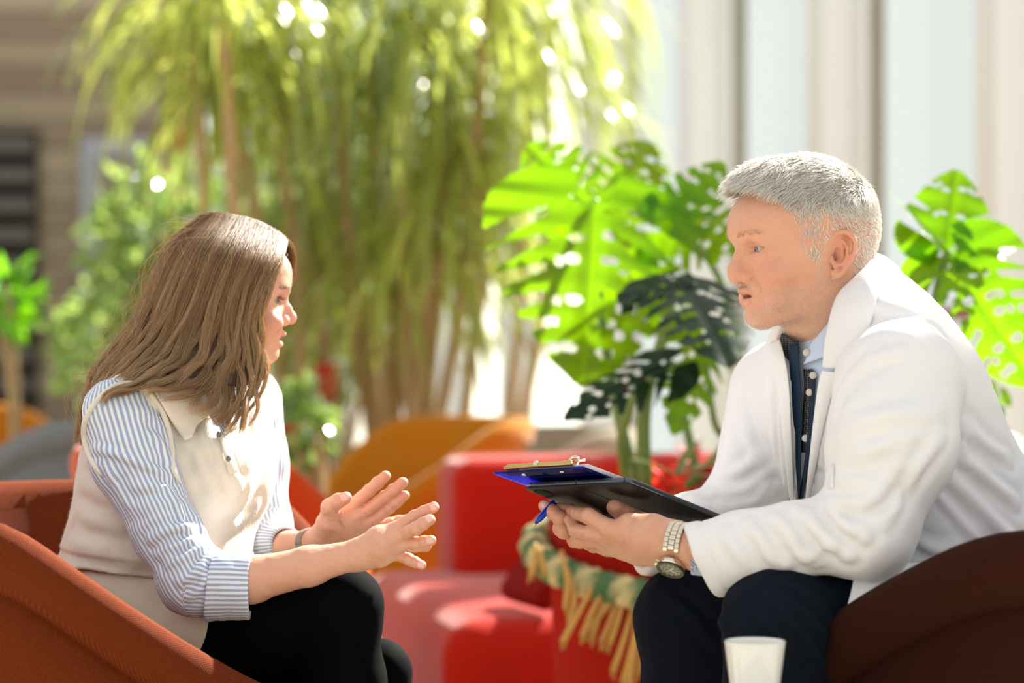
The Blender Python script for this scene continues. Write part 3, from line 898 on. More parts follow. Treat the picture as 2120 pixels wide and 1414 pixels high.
# bromeliad in the planter
bro = empty('bromeliad', (at(1440, 4.66), 4.66, 0.68)); tag(bro, 'red flowering plant with broad strap leaves in the planter by the sleeve of the man', 'plant')
V = []; Fc = []; A = []
c = P3(1400, 985, 4.62)
for az, el, ln, w in ((0.15, .45, .20, .018), (2.7, .5, .12, .012), (-0.5, .3, .14, .014), (0.5, .1, .16, .015), (1.2, .8, .12, .012), (-1.2, .4, .1, .012)):
    strap(V, Fc, A, c, (math.cos(az) * math.cos(el), -math.sin(az) * math.cos(el), math.sin(el)), ln, w, 0.5, random.random())
put('strap_leaves', mk_mesh('leaves', V, Fc, {'tone': A}), M['strap_cool'], bro)
V = []; Fc = []; A = []
M['bract'] = leaf_mat('red_bract', (190, 30, 26), (230, 60, 50), 0.4, 0.4)
for (px, py, D) in ((1430, 930, 4.78), (1470, 975, 4.7), (1385, 985, 4.72), (1355, 960, 4.8)):
    c = P3(px, py, D)
    for k in range(14):
        az = random.uniform(0, 6.28); el = random.uniform(-.2, 1.4)
        strap(V, Fc, A, c - np.array([0, 0, .03]), (math.cos(az) * math.cos(el), math.sin(az) * math.cos(el), math.sin(el)), random.uniform(.04, .075), .010, 1.0, random.random(), 5)
put('flower_bracts', mk_mesh('bracts', V, Fc, {'tone': A}), M['bract'], bro)
# second monstera on the right
m2 = empty('monstera', (at(2060, 4.5), 4.5, 0.0)); tag(m2, 'monstera with bright backlit leaves rising behind the shoulder of the man', 'plant')
lf(m2, (1958, 530, 4.35), (1985, 345, 4.42), (0.05, -0.95, 0.1), 125, 101, cup=0.12, droop=0.06, nlobe=3)
lf(m2, (1965, 525, 4.35), (2150, 800, 4.25), (-0.25, -0.85, 0.3), 160, 102, cup=0.15, droop=0.1)
lf(m2, (1955, 515, 4.33), (1850, 385, 4.40), (0.72, -0.2, 0.66), 60, 103, cup=0.2, droop=0.1, nlobe=3)
lf(m2, (1975, 520, 4.38), (2110, 465, 4.5), (-0.1, -0.6, 0.8), 80, 104, cup=0.15, droop=0.2, nlobe=4)
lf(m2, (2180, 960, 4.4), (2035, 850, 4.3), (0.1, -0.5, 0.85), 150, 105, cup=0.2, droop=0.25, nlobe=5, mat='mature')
lf(m2, (2075, 840, 4.6), (2000, 775, 4.6), (0.1, -0.9, 0.3), 40, 106, cup=0.2, droop=0.1, nlobe=3)
stalk(m2, [(2010, 1200, 4.45), (1935, 800, 4.45), (1935, 640, 4.4), (1962, 518, 4.35)], 0.012, 0.008)
stalk(m2, [(2080, 1250, 4.5), (2150, 1050, 4.5), (2180, 960, 4.42)], 0.010, 0.007)
stalk(m2, [(2040, 1250, 4.5), (2060, 1000, 4.6), (2075, 842, 4.6)], 0.008, 0.005)
mb = MB(); mb.lathe((at(2060, 4.5), 4.5, 0), [(0.001, 0), (0.16, 0), (0.19, 0.5), (0.19, 0.52), (0.175, 0.52), (0.17, 0.47), (0.001, 0.46)], 48); auto_sharp(mb.build('pot', M['clay'], m2))
# ================================================================ PEOPLE: shared anatomy
def skin_material(name, base, red, lip, dark):
    m = material(name, base, 0.42, sss=0.18, spec=0.4)
    N, L, b = nodes(m)
    a = attr_node(N, 'skin'); sp = N.new('ShaderNodeSeparateXYZ'); L.new(a.outputs['Vector'], sp.inputs[0])
    c = coords(N)
    nz = math_node(N, L, 'MULTIPLY', noise_node(N, L, 160, 4, c), noise_node(N, L, 34, 3, c))
    base_c = mix_node(N, L, math_node(N, L, 'MULTIPLY', nz, 0.9), lin(base), lin(red))
    c1 = mix_node(N, L, sp.outputs['X'], base_c, lin(red))
    c2 = mix_node(N, L, sp.outputs['Y'], c1, lin(lip))
    c2 = mix_node(N, L, attr_node(N, 'nail').outputs['Fac'], c2, lin((238, 200, 188)))
    c3 = mix_node(N, L, sp.outputs['Z'], c2, lin(dark))
    L.new(c3, b.inputs['Base Color'])
    n2 = math_node(N, L, 'ADD', noise_node(N, L, 700, 3, c), noise_node(N, L, 120, 4, c))
    bump_node(N, L, b, n2, 0.35, 0.0010)
    return m

def head_sdf(hp):
    """hp: measurements of one head; local frame x forward, y towards the visible side, z up; origin between the ears"""
    prof = tab(hp['prof'], 0.0035)
    zt = hp['chin_z']
    W = tab([(-.12, .030), (-.105, .036), (-.09, .044), (-.075, .051), (-.05, .0585), (-.03, .064), (0, .069), (.03, .0715), (.06, .073), (.12, .07)], 0.012)
    ws = hp.get('w', 1.0)
    jaw_n = nrm((hp.get('jaw_slope', -0.42), 0, -1.0))
    jaw_p = np.array([hp['chin_x'] - 0.022, 0, zt])
    def f(q):
        x, y, z = q[:, 0], q[:, 1], q[:, 2]; ay = np.abs(y)
        m = np.stack([x, ay, z], 1)
        a = prof(z)
        w = W(z) * ws
        p = 2.25
        d = sect(x, y, np.maximum(a, .02), 0.055, w, p)
        d = smax(d, z - 0.075, 0.03)
        d = smax(d, (q - jaw_p.astype(np.float32)) @ jaw_n.astype(np.float32), 0.014)
        cr = ell(q, hp.get('cr_c', (0.006, 0, 0.042)), hp.get('cr_r', (0.099, 0.077 * ws, 0.084)))
        d = smin(d, cr, 0.02)
        # temples
        d = smax(d, -ell(m, (0.075, 0.084, 0.045), (0.045, 0.014, 0.035)), 0.02)
        # cheekbones, jowl, chin
        d = smin(d, ell(m, (0.070, 0.043 * ws, -0.022), (0.020, 0.018, 0.016)), 0.016)
        d = smin(d, ball(q, (hp['chin_x'] - 0.016, 0, zt + 0.018), 0.0155), 0.016)
        # sockets and brow
        ex, ez = hp['eye']
        ey = 0.0315
        d = smax(d, -ell(m, (ex + 0.021, ey - 0.002, ez + 0.001), (0.012, 0.0145, 0.0090)), 0.012)
        d = smin(d, chain(m, [(ex + 0.017, 0.010, ez + 0.019), (ex + 0.0125, 0.032, ez + 0.0225), (ex - 0.002, 0.052, ez + 0.013)], [.0055, .006, .004], .006), 0.011)
        # lids around the eyeball
        lid = ball(m, (ex, ey, ez), 0.0134)
        slit = ell(m, (ex + 0.0120, ey + 0.0030, ez - 0.0008), (0.0085, hp.get('slit', 0.0125), hp.get('open', 0.0040)), frame((1, 0.32, 0.0), (0, -0.14, 1)))
        d = smin(d, lid, 0.0035)
        d = smax(d, -slit, 0.0012)
        d = smax(d, -np.maximum(ball(m, (ex, ey, ez), 0.0119), slit - 0.0016), 0.0008)
        if hp.get('bag'):
            d = smin(d, chain(m, [(ex + .011, ey - .012, ez - .0085), (ex + .0105, ey + .002, ez - .0125), (ex + .004, ey + .014, ez - .008)], [.0022, .003, .002], .003), .005)
            d = d + .0010 * np.exp(-(chain(m, [(ex + .0125, ey - .012, ez + .0062), (ex + .0125, ey + .002, ez + .0066), (ex + .004, ey + .016, ez + .0010), (ex - .006, ey + .024, ez - .004)], [0, 0, 0, 0], .001) / .0012) ** 2)
        # nose
        n_ = hp['nose']
        d = smin(d, chain(q, n_['pts'], n_['r'], 0.006), 0.006)
        tx, tz, ar = n_['ala']
        d = smin(d, ell(m, (tx, hp.get('ay', .0125), tz), (ar * 1.25, ar * 0.85, ar)), 0.004)
        _ay = hp.get('ay', .0125) + ar * .85
        d = d + .0016 * np.exp(-(chain(m, [(tx + .002, _ay - .001, tz + ar), (tx - ar * .9, _ay + .0012, tz + .004), (tx - ar * 1.25, _ay + .001, tz - .005)], [0, 0, 0], .001) / .0016) ** 2)
        d = smin(d, chain(m, [(n_['pts'][1][0] - .006, .004, n_['pts'][1][2]), (tx - .001, .009, tz + .006)], [n_['r'][1] * .9, ar * .95], .005), .005)
        d = smin(d, chain(m, [(n_['pts'][3][0] - .001, .002, n_['pts'][3][2] + .001), (tx, .0105, tz + .001)], [n_['r'][3] * .92, ar * .95], .005), .004)
        d = smax(d, -ell(m, (tx + 0.005, 0.0062, tz - ar * 1.02), (0.0062, 0.0032, 0.0045)), 0.002)
        # lips
        l_ = hp['lips']
        d = smin(d, chain(m, [(l_['ux'] - l_['r'], 0.0, l_['uz']), (l_['ux'] - l_['r'] - 0.002, 0.010, l_['uz'] + 0.0005), (l_['cx'], 0.0235, l_['cz'])], [l_['r'], l_['r'] * .95, .0015], .003), .004)
        d = smin(d, chain(m, [(l_['lx'] - l_['r'] * 1.15, 0.0, l_['lz']), (l_['lx'] - l_['r'] * 1.15 - 0.003, 0.010, l_['lz'] + .0008), (l_['cx'], 0.0225, l_['cz'])], [l_['r'] * 1.15, l_['r'], .0015], .003), .004)
        d = smax(d, -ell(m, ((l_['ux'] + l_['lx']) / 2 - 0.002, 0, l_['mz']), (0.012, 0.017, l_['gap'])), 0.0015)
        d = smax(d, -chain(m, [(l_['ux'] - .012, 0.012, l_['mz']), (l_['cx'], 0.0235, l_['cz']), (l_['cx'] - .004, 0.026, l_['cz'] - .002)], [.0009, .0009, .0004], .001), 0.0022)
        # philtrum / under lip
        d = smax(d, -chain(q, [(l_['ux'] + 0.0015, 0, l_['uz'] + 0.005), (l_['ux'] + 0.003, 0, l_['uz'] + 0.011)], [.002, .002], .001), 0.003)
        if hp.get('folds'):
            d = smax(d, -chain(m, [(0.098, 0.0235, -0.030), (0.089, 0.033, -0.046), (0.080, 0.038, -0.060)], [.001, .0012, .0006], .001), 0.007)
            d = smin(d, ell(m, (0.074, 0.042, -0.052), (0.017, 0.010, 0.018)), 0.014)
            for k, zz in enumerate((0.052, 0.063)):
                xx = float(prof(np.array([zz]))[0])
                d = d + .0007 * np.exp(-(chain(m, [(xx + .0006, 0, zz), (xx - .006, .022, zz + .002), (xx - .022, .042, zz - .001)], [0, 0, 0], .001) / .0016) ** 2)
            # crow's feet
            for s_ in (-.25, .1, .45):
                d = d + .0007 * np.exp(-(chain(m, [(ex - .006, ey + .021, ez - .002 + s_ * .006), (ex - .020, ey + .032, ez - .002 + s_ * .03)], [0, 0], .001) / .0014) ** 2)
        # ears
        if hp.get('ear', True):
            ec = np.array(hp.get('ear_c', (0, 0, 0)))
            E_ = lambda L_: [tuple(np.array(v) + ec) for v in L_]
            d = smin(d, ell(m, tuple(np.array((-0.004, .0775, .004)) + ec), (0.0145, .0035, .0255), frame((1, .28, 0.12), (0, 0.1, 1))), 0.004)
            hel = E_([(.010, .0755, .001), (.0125, .077, .012), (.010, .080, .024), (.002, .0835, .0315), (-.009, .0865, .0315), (-.0175, .0885, .024), (-.0195, .0885, .012), (-.0165, .0865, .000), (-.0115, .083, -.011), (-.005, .079, -.022), (.002, .0755, -.0255), (.006, .0735, -.020)])
            hr_ = [.002, .0026, .003, .0033, .0034, .0034, .0032, .003, .003, .0045, .0048, .003]; hc_ = catmull(np.array(hel), 30)
            d = smin(d, chain(m, list(hc_), list(np.interp(np.linspace(0, 11, 30), range(12), hr_)), .002), .0022)
            d = smin(d, chain(m, E_([(-.004, .0835, .021), (-.0105, .0845, .012), (-.0105, .0835, -.001), (-.005, .081, -.010), (.003, .079, -.0125)]), [.0018, .0024, .0026, .0028, .0022], .002), .003)
            d = smax(d, -ell(m, tuple(np.array((.001, .0835, .002)) + ec), (.0072, .0075, .0105)), .003)
            d = smax(d, -chain(m, E_([(.006, .083, .018), (-.004, .0875, .026), (-.0145, .0885, .018), (-.0150, .0875, .006)]), [.0016, .0022, .002, .001], .002), .002)
            d = smin(d, ell(m, tuple(np.array((.0095, .0765, -.004)) + ec), (.0032, .004, .0055)), .003)
            d = smax(d, -ball(m, tuple(np.array((.005, .077, -.001)) + ec), .0045), .002)
        return d
    return f

def head_paint(q, hp, N=None):
    """red, lip and dark masks"""
    m = np.stack([q[:, 0], np.abs(q[:, 1]), q[:, 2]], 1)
    g = lambda c, r: np.exp(-(((m - np.array(c)) / np.array(r)) ** 2).sum(1))
    ex, ez = hp['eye']
    n_ = hp['nose']; l_ = hp['lips']
    red = 0.55 * g((n_['ala'][0] + .008, 0.006, n_['ala'][1] + .004), (.016, .014, .012)) + 0.5 * g((.075, .048, -.025), (.03, .025, .02)) + 0.75 * g((-.004, .085, .004), (.022, .012, .034)) + 0.35 * g((ex + .01, .032, ez), (.014, .018, .008)) + 0.2 * g((.09, .03, -.06), (.03, .03, .02))
    lip = g((l_['ux'] - .006, .006, l_['mz'] + .002), (.012, .014, .0052)) * 1.3
    lip = np.clip((lip - 0.35) * 2.5, 0, 1) * hp.get('lipk', 0.8)
    dark = 0.75 * g((n_['ala'][0] + .005, .0062, n_['ala'][1] - .0045), (.005, .003, .003)) + 0.6 * g((.004, .078, 0.0), (.006, .006, .008))
    dark = dark + .7 * g((ex + .0120, .0315, ez + hp.get('open', .004) + .0002), (.006, .0125, .0011)) + .25 * g((ex + .0120, .0315, ez - hp.get('open', .004) - .0012), (.006, .012, .001))
    gapm = np.abs(m[:, 2] - l_['mz']) < l_['gap'] * 1.2
    dark = dark + np.where(m[:, 0] > .05, 1.0, 0) * .9 * g(((l_['ux'] + l_['lx']) / 2 - .012, 0, l_['mz']), (.008, .013, l_['gap'] * .9))
    return np.clip(np.stack([red, lip, dark], 1), 0, 1)

def eye_parts(root, C, R, hp, iris, side=(1, -1), look=(1, 0, 0)):
    """eyeballs with iris as children"""
    ex, ez = hp['eye']
    for s in side:
        c = np.array(C) + R @ np.array([ex, 0.0315 * s, ez])
        r = 0.0122
        d = R @ nrm(look)
        Fm = frame(d, (0, 0, 1))
        V = []; Fc = []; n = 24; rings = 14; A = []
        for i in range(rings + 1):
            th = math.pi * i / rings
            rr = r * (1 + 0.06 * max(0, math.cos(th) - 0.85) / .15)
            for j in range(n):
                ph = 2 * math.pi * j / n
                V.append(c + Fm @ np.array([rr * math.cos(th), rr * math.sin(th) * math.cos(ph), rr * math.sin(th) * math.sin(ph)]))
                A.append(th)
        Fc = [(i * n + j, i * n + (j + 1) % n, (i + 1) * n + (j + 1) % n, (i + 1) * n + j) for i in range(rings) for j in range(n)]
        put('eye', mk_mesh('eye', V, Fc, {'tone': A}), iris, root)

def eye_material(name, iris):
    m = material(name, (176, 162, 154), 0.15, coat=0.2)
    N, L, b = nodes(m); a = attr_node(N, 'tone').outputs['Fac']
    r = N.new('ShaderNodeValToRGB'); r.color_ramp.interpolation = 'LINEAR'; L.new(a, r.inputs[0])
    e = r.color_ramp.elements; e[0].position = 0.15; e[0].color = lin((8, 8, 8)); e[1].position = 0.19; e[1].color = lin(iris)
    for pos, c in ((0.42, iris), (0.47, (40, 40, 44)), (0.53, (236, 228, 222))):
        q = e.new(pos); q.color = lin(c) if c[0] < 230 else lin((176, 162, 154))
    L.new(r.outputs[0], b.inputs['Base Color'])
    return m

def hand_sdf(spec):
    """spec: fingers [(joint points, radii)], palm [(points, radii)], arm (points, radii), all in metres"""
    def f(P):
        d = chain(P, spec['arm'][0], spec['arm'][1], 0.012)
        for pts, r in spec['palm']:
            pts = list(pts[:-1]) + [pts[-1] + nrm(pts[-2] - pts[-1]) * spec.get('web', .0)]
            d = smin(d, chain(P, pts, r, 0.006), spec.get('kp', 0.010))
        fd = None
        for pts, r in spec['fingers']:
            e = chain(P, pts, r, 0.0025)
            for i in range(1, len(pts) - 1):
                e = smin(e, ball(P, pts[i], r[i] * 1.04), 0.002)
            fd = e if fd is None else smin(fd, e, 0.0009)
        d = smin(d, fd, spec.get('kf', 0.006))
        for pts, r, k in spec.get('cuts', []):
            d = smax(d, -chain(P, pts, r, 0.001), k)
        return d
    return f
def hand_paint(V, spec):
    red = np.zeros(len(V)); lip = np.zeros(len(V)); dark = np.zeros(len(V))
    for pts, r in spec['fingers']:
        t = np.array(pts[-1]); red = np.maximum(red, 0.45 * np.exp(-((V - t) ** 2).sum(1) / (0.016 ** 2)))
        for j in pts[1:-1]:
            red = np.maximum(red, 0.35 * np.exp(-((V - np.array(j)) ** 2).sum(1) / (0.009 ** 2)))
    for c, ax, nn, ln, wd in spec.get('nails', []):
        Rm = frame(ax, nn); q = (V - np.array(c)) @ Rm
        d = (q[:, 0] / ln) ** 4 + (q[:, 1] / wd) ** 4 + (q[:, 2] / 0.004) ** 4
        lip = np.maximum(lip, np.clip((1.15 - d) * 4, 0, 1) * 0.75)
    return {'skin': np.clip(np.stack([red * spec.get('redk', 1), lip * 0, dark], 1), 0, 1), 'nail': np.clip(lip, 0, 1)}

def solid_patch(name, G, nu, nv, thick, mat, parent, attr=None, fold=None, smooth=True):
    """a cloth panel through a grid of points, with thickness"""
    G = np.asarray(G, float)
    A = np.stack([catmull(G[i], nv) for i in range(G.shape[0])], 0)
    B = np.stack([catmull(A[:, j], nu) for j in range(nv)], 1)     # nu, nv, 3
    du = np.gradient(B, axis=0); dv = np.gradient(B, axis=1)
    n = np.cross(du, dv); n /= np.linalg.norm(n, axis=2)[..., None] + 1e-12
    uu, vv = np.meshgrid(np.linspace(0, 1, nu), np.linspace(0, 1, nv), indexing='ij')
    if fold is not None: B = B + n * fold(uu, vv)[..., None]
    edge = np.minimum(np.minimum(uu, 1 - uu) * nu, np.minimum(vv, 1 - vv) * nv)
    h = thick * 0.5 * np.clip(0.35 + edge * 0.33, 0, 1)[..., None]
    T = (B + n * h).reshape(-1, 3); U = (B - n * h).reshape(-1, 3); k = nu * nv
    i, j = np.meshgrid(np.arange(nu - 1), np.arange(nv - 1), indexing='ij')
    a = (i * nv + j).ravel()
    top = np.stack([a, a + nv, a + nv + 1, a + 1], 1); bot = top[:, ::-1] + k
    rim = []
    loop = [i * nv for i in range(nu)] + [(nu - 1) * nv + j for j in range(1, nv)] + [i * nv + nv - 1 for i in range(nu - 2, -1, -1)] + [j for j in range(nv - 2, 0, -1)]
    for a_, b_ in zip(loop, loop[1:] + loop[:1]): rim.append((a_, a_ + k, b_ + k, b_))
    Q = np.vstack([top, bot, np.array(rim)])
    at_ = {'u': np.tile(uu.ravel(), 2), 'v': np.tile(vv.ravel(), 2)}
    if attr is not None: at_.update(attr(np.vstack([T, U])))
    me = mk_mesh(name, np.vstack([T, U]), Q, at_)
    return put(name, me, mat, parent, smooth)

def cloth_material(name, c, rough=0.85, scale=1200, b_=0.25, wr=0.35, wscale=14):
    m = material(name, c, rough, spec=0.25)
    N, L, b = nodes(m); cc = coords(N)
    f = noise_node(N, L, wscale, 4, cc, 0.55)
    g = noise_node(N, L, scale, 1, cc)
    h = math_node(N, L, 'MULTIPLY_ADD', f, wr * 8, math_node(N, L, 'MULTIPLY', g, 0.12))
    bump_node(N, L, b, h, b_, 0.004)
    return m

def drape(f, pix, off=0.0, D0=2.75, D1=3.95, n=420, back=None):
    """points where the sight lines through photo pixels first meet a modelled body, moved out by off"""
    pix = np.asarray(pix, float); sh = pix.shape[:-1]; p = pix.reshape(-1, pix.shape[-1])
    Ds = np.linspace(D0, D1, n)
    X = (p[:, 0:1] - 1060) * Ds / FPX; Z = CAMZ - (p[:, 1:2] - 707) * Ds / FPX; Y = np.broadcast_to(Ds, X.shape)
    Pt = np.stack([X, Y, Z], -1).reshape(-1, 3).astype(np.float32)
    v = f(Pt).reshape(len(p), n)
    neg = v < 0; k = neg.argmax(1); has = neg.any(1)
    k = np.where(has, np.maximum(k, 1), v.argmin(1)); k = np.maximum(k, 1)
    i = np.arange(len(p)); a, b = v[i, k - 1], v[i, k]
    t = np.where(has, a / (a - b + 1e-9), 1.0)
    D = Ds[k - 1] + t * (Ds[k] - Ds[k - 1])
    Q = np.stack([(p[:, 0] - 1060) * D / FPX, D, CAMZ - (p[:, 1] - 707) * D / FPX], 1)
    e = 0.004; Qf = Q.astype(np.float32); f0 = f(Qf)
    g = np.stack([f(Qf + np.eye(3, dtype=np.float32)[i] * e) - f0 for i in range(3)], 1); g /= np.linalg.norm(g, axis=1)[:, None] + 1e-9
    o = off if np.isscalar(off) else np.asarray(off, float).reshape(-1, 1)
    return (Q + g * o).reshape(sh + (3,))

def fold_set(f, rows, k=1.0, seg=7):
    """creases lying on a modelled surface: rows of (pixel path, width, height)"""
    out = []
    for path, w, h in rows:
        c = catmull(np.array(path, float), seg)
        out.append((drape(f, c), w, h * k))
    return out
def apply_folds(P, d, S, reach=.05):
    """ridge with a shallow valley on either side"""
    for pts, w, h in S:
        m = pts.mean(0); R = np.linalg.norm(pts - m, axis=1).max() + 4 * w
        sel = (np.abs(d) < reach) & (((P - m.astype(np.float32)) ** 2).sum(1) < R * R)
        if not sel.any(): continue
        Q = P[sel]; e = None; n = len(pts)
        for i in range(n - 1):
            c = cap(Q, pts[i], pts[i + 1], 0, 0); e = c if e is None else np.minimum(e, c)
        t = np.minimum(norm_(Q - pts[0].astype(np.float32)), norm_(Q - pts[-1].astype(np.float32)))
        env = np.clip(t / (3 * w), .25, 1)
        d[sel] = d[sel] - env * (h * np.exp(-(e / w) ** 2) - .55 * h * np.exp(-((e - 1.9 * w) / w) ** 2))
    return d
def slab(o, U, V, N, lu, lv, h, rc=0.01, bev=0.002, n=7):
    """flat rounded-corner slab: corner o, edges U and V, thickness h along N"""
    o = np.asarray(o, float)
    def ring(ins, z):
        L_ = []
        for cx, cy, a0 in ((lu - rc, lv - rc, 0), (rc, lv - rc, 90), (rc, rc, 180), (lu - rc, rc, 270)):
            for k in range(n):
                a = math.radians(a0 + 90 * k / (n - 1)); r = max(rc - ins, 1e-4)
                x, y = cx + r * math.cos(a), cy + r * math.sin(a)
                L_.append(o + U * x + V * y + N * z)
        return L_
    rings = [ring(bev, 0), ring(bev * .3, bev * .3), ring(0, bev), ring(0, h - bev), ring(bev * .3, h - bev * .3), ring(bev, h)]
    m = len(rings[0]); Vv = [p for r in rings for p in r]
    Fc = [(i * m + j, i * m + (j + 1) % m, (i + 1) * m + (j + 1) % m, (i + 1) * m + j) for i in range(len(rings) - 1) for j in range(m)]
    Fc += [tuple(range(m - 1, -1, -1)), tuple((len(rings) - 1) * m + j for j in range(m))]
    return Vv, Fc
# ================================================================ THE MAN
DM = 3.30
man = empty('person', (0.62, 3.30, 0.0))
tag(man, 'grey haired man in a white coat leaning forward with a clipboard', 'person')
HC = P3(1683, 535, DM)
yaw = R_(18)
HR = np.array([[-math.cos(yaw), math.sin(yaw), 0], [-math.sin(yaw), -math.cos(yaw), 0], [0, 0, 1.0]])   # columns: forward, visible side, up
HR = np.array([[-math.cos(yaw), math.sin(yaw), 0.0], [-math.sin(yaw), -math.cos(yaw), 0.0], [0.0, 0.0, 1.0]])
mp = dict(prof=[(-.13, .060), (-.10, .074), (-.0955, .080), (-.090, .089), (-.079, .0955), (-.069, .0955), (-.063, .098), (-.052, .0985), (-.046, .100), (-.036, .1035), (-.02, .1035), (-.005, .103), (.006, .1035), (.013, .1065), (.020, .1125), (.030, .1175), (.040, .118), (.063, .114), (.09, .103), (.12, .08)],
          chin_z=-.0955, chin_x=.0965, w=1.04, eye=(.0875, .0105), open=.0021, slit=.0130, ay=.0150, bag=True, folds=True, lipk=.45, jaw_slope=-0.30,
          cr_c=(0.010, 0, .042), cr_r=(.104, .080, .090), ear=True,
          nose=dict(pts=[(.1025, 0, .013), (.1075, 0, .001), (.1132, 0, -.0165), (.1120, 0, -.0240)], r=[.0068, .0085, .0110, .0118], ala=(.1010, -.0268, .0092)),
          lips=dict(ux=.1085, uz=-.0455, lx=.1055, lz=-.0605, r=.0042, cx=.089, cz=-.053, mz=-.0525, gap=.0020))
M['skin_m'] = skin_material('fair_ruddy_skin', (212, 164, 136), (206, 132, 108), (186, 112, 100), (92, 46, 36))
_hf = head_sdf(mp)
NB = P3(1768, 770, 3.36)         # base of the neck
def man_head(P):
    q = ((P - HC.astype(np.float32)) @ HR.astype(np.float32))
    d = _hf(q)
    d = smin(d, chain(P, [HC + HR @ np.array([-.022, 0, -.03]), HC + HR @ np.array([-.028, 0, -.075]), NB], [.060, .062, .072], .02), .022)
    # tendon lines of the neck
    t0 = HC + HR @ np.array([-.012, .052, -.055]); t1 = HC + HR @ np.array([.012, .035, -.16])
    d = smin(d, chain(P, [t0, t1], [.008, .006], .004), .012)
    return d
Vh, Qh = surface(man_head, HC + np.array([-.20, -.14, -.30]), HC + np.array([.22, .22, .15]), 0.0017)
qh = (Vh - HC) @ HR
Ph = head_paint(qh, mp)
parts = [(Vh, Qh, {'skin': Ph, 'nail': np.zeros(len(Vh))})]

# the tablet and the clipboard it carries, as planes the hands follow
TA, TB, TC = P3(1080, 1012, 3.27), P3(1303, 1001, 3.165), P3(1512, 1087, 3.36)
TU = nrm(TB - TA); TV = TC - TB; TV = nrm(TV - TU * (TV @ TU)); TN = np.cross(TU, TV)
if TN[2] < 0: TN = -TN
def on_tab(px, py, off=0.0):
    """point under the photo pixel on the back of the tablet, off metres below it"""
    d = P3(px, py, 1.0) - np.array([0, 0, CAMZ]); o = np.array([0, 0, CAMZ])
    t = ((TA - TN * off - o) @ TN) / (d @ TN)
    return o + d * t

# near (left) hand
def H(px, py, D): return P3(px, py, D)
d_ix = on_tab(1160, 1050, 0.012)[1]
near = dict(
    arm=([H(1560, 1144, 3.105), H(1445, 1138, 3.135), H(1400, 1129, 3.155)], [.028, .0258, .0258]),
    palm=[([H(1398, 1108, 3.16), H(1352, 1092, 3.165), H(1300, 1080, 3.18)], [.019, .0165, .012]),
          ([H(1398, 1122, 3.155), H(1330, 1108, 3.16), H(1266, 1097, 3.19)], [.022, .017, .0125]),
          ([H(1396, 1134, 3.16), H(1330, 1125, 3.165), H(1268, 1112, 3.20)], [.022, .018, .0125]),
          ([H(1392, 1146, 3.165), H(1330, 1138, 3.175), H(1262, 1124, 3.215)], [.019, .017, .012]),
          ([H(1385, 1152, 3.175), H(1320, 1146, 3.19), H(1255, 1132, 3.235)], [.015, .014, .0105])],
    fingers=[([H(1352, 1092, 3.165), on_tab(1316, 1075, .026), on_tab(1288, 1060, .0210), on_tab(1273, 1051, .0190)], [.0150, .0130, .0120, .0112]),
             ([H(1266, 1097, 3.19), H(1219, 1069, 3.205), H(1180, 1058, d_ix - .005), H(1153, 1052, d_ix)], [.0120, .0104, .0092, .0080]),
             ([H(1266, 1110, 3.20), H(1222, 1104, 3.205), H(1192, 1099, 3.235), H(1180, 1076, 3.265)], [.0115, .0100, .0092, .0080]),
             ([H(1262, 1122, 3.215), H(1226, 1118, 3.225), H(1200, 1121, 3.245), H(1190, 1118, 3.27)], [.0112, .0098, .0092, .0082]),
             ([H(1255, 1132, 3.235), H(1228, 1130, 3.25), H(1212, 1125, 3.27)], [.0098, .0088, .0078])],
    nails=[(on_tab(1271, 1047, .0295), H(1258, 1044, 3.2) - H(1300, 1068, 3.2), (-.25, -.85, .45), .0080, .0066)],
    cuts=[([H(1240, 1082, 3.177), H(1250, 1098, 3.18)], [.001, .001], .004)], kf=.008, kp=.012, redk=.8)
# far (right) hand with the pen
far = dict(
    arm=([H(1420, 1110, 3.46), H(1300, 1115, 3.40), H(1262, 1106, 3.375)], [.034, .029, .027]),
    palm=[([H(1262, 1100, 3.37), H(1200, 1080, 3.335)], [.022, .014]), ([H(1262, 1112, 3.37), H(1205, 1098, 3.33)], [.022, .014]),
          ([H(1262, 1122, 3.37), H(1210, 1112, 3.33)], [.019, .013])],
    fingers=[([H(1200, 1078, 3.335), H(1160, 1066, 3.30), H(1140, 1055, 3.305), H(1128, 1047, 3.315)], [.012, .0105, .0095, .0085]),
             ([H(1205, 1092, 3.33), H(1160, 1074, 3.285), H(1146, 1062, 3.29), H(1143, 1052, 3.30)], [.012, .0105, .0095, .0085]),
             ([H(1208, 1104, 3.33), H(1168, 1099, 3.285), H(1160, 1094, 3.30), H(1175, 1088, 3.32)], [.012, .0108, .0100, .0085]),
             ([H(1212, 1116, 3.33), H(1190, 1118, 3.30), H(1184, 1112, 3.31)], [.0112, .0102, .009])],
    nails=[(H(1125, 1043, 3.306), H(1120, 1040, 3.2) - H(1140, 1055, 3.2), (-.1, -.9, .3), .006, .0055)], kf=.008, redk=.9)
for sp_, lo, hi in ((near, P3(1130, 1200, 3.26), P3(1580, 1000, 3.26)), (far, P3(1095, 1190, 3.4), P3(1440, 1010, 3.4))):
    f_ = hand_sdf(sp_)
    g_ = (lambda ff: (lambda P: ff(P) + 0.0004 * noise3(P, 0.02, 3, 2)))(f_)
    v, q = surface(g_, (lo[0], lo[1] - .22, lo[2]), (hi[0], hi[1] + .16, hi[2]), 0.0012)
    parts.append((v, q, hand_paint(v, sp_)))
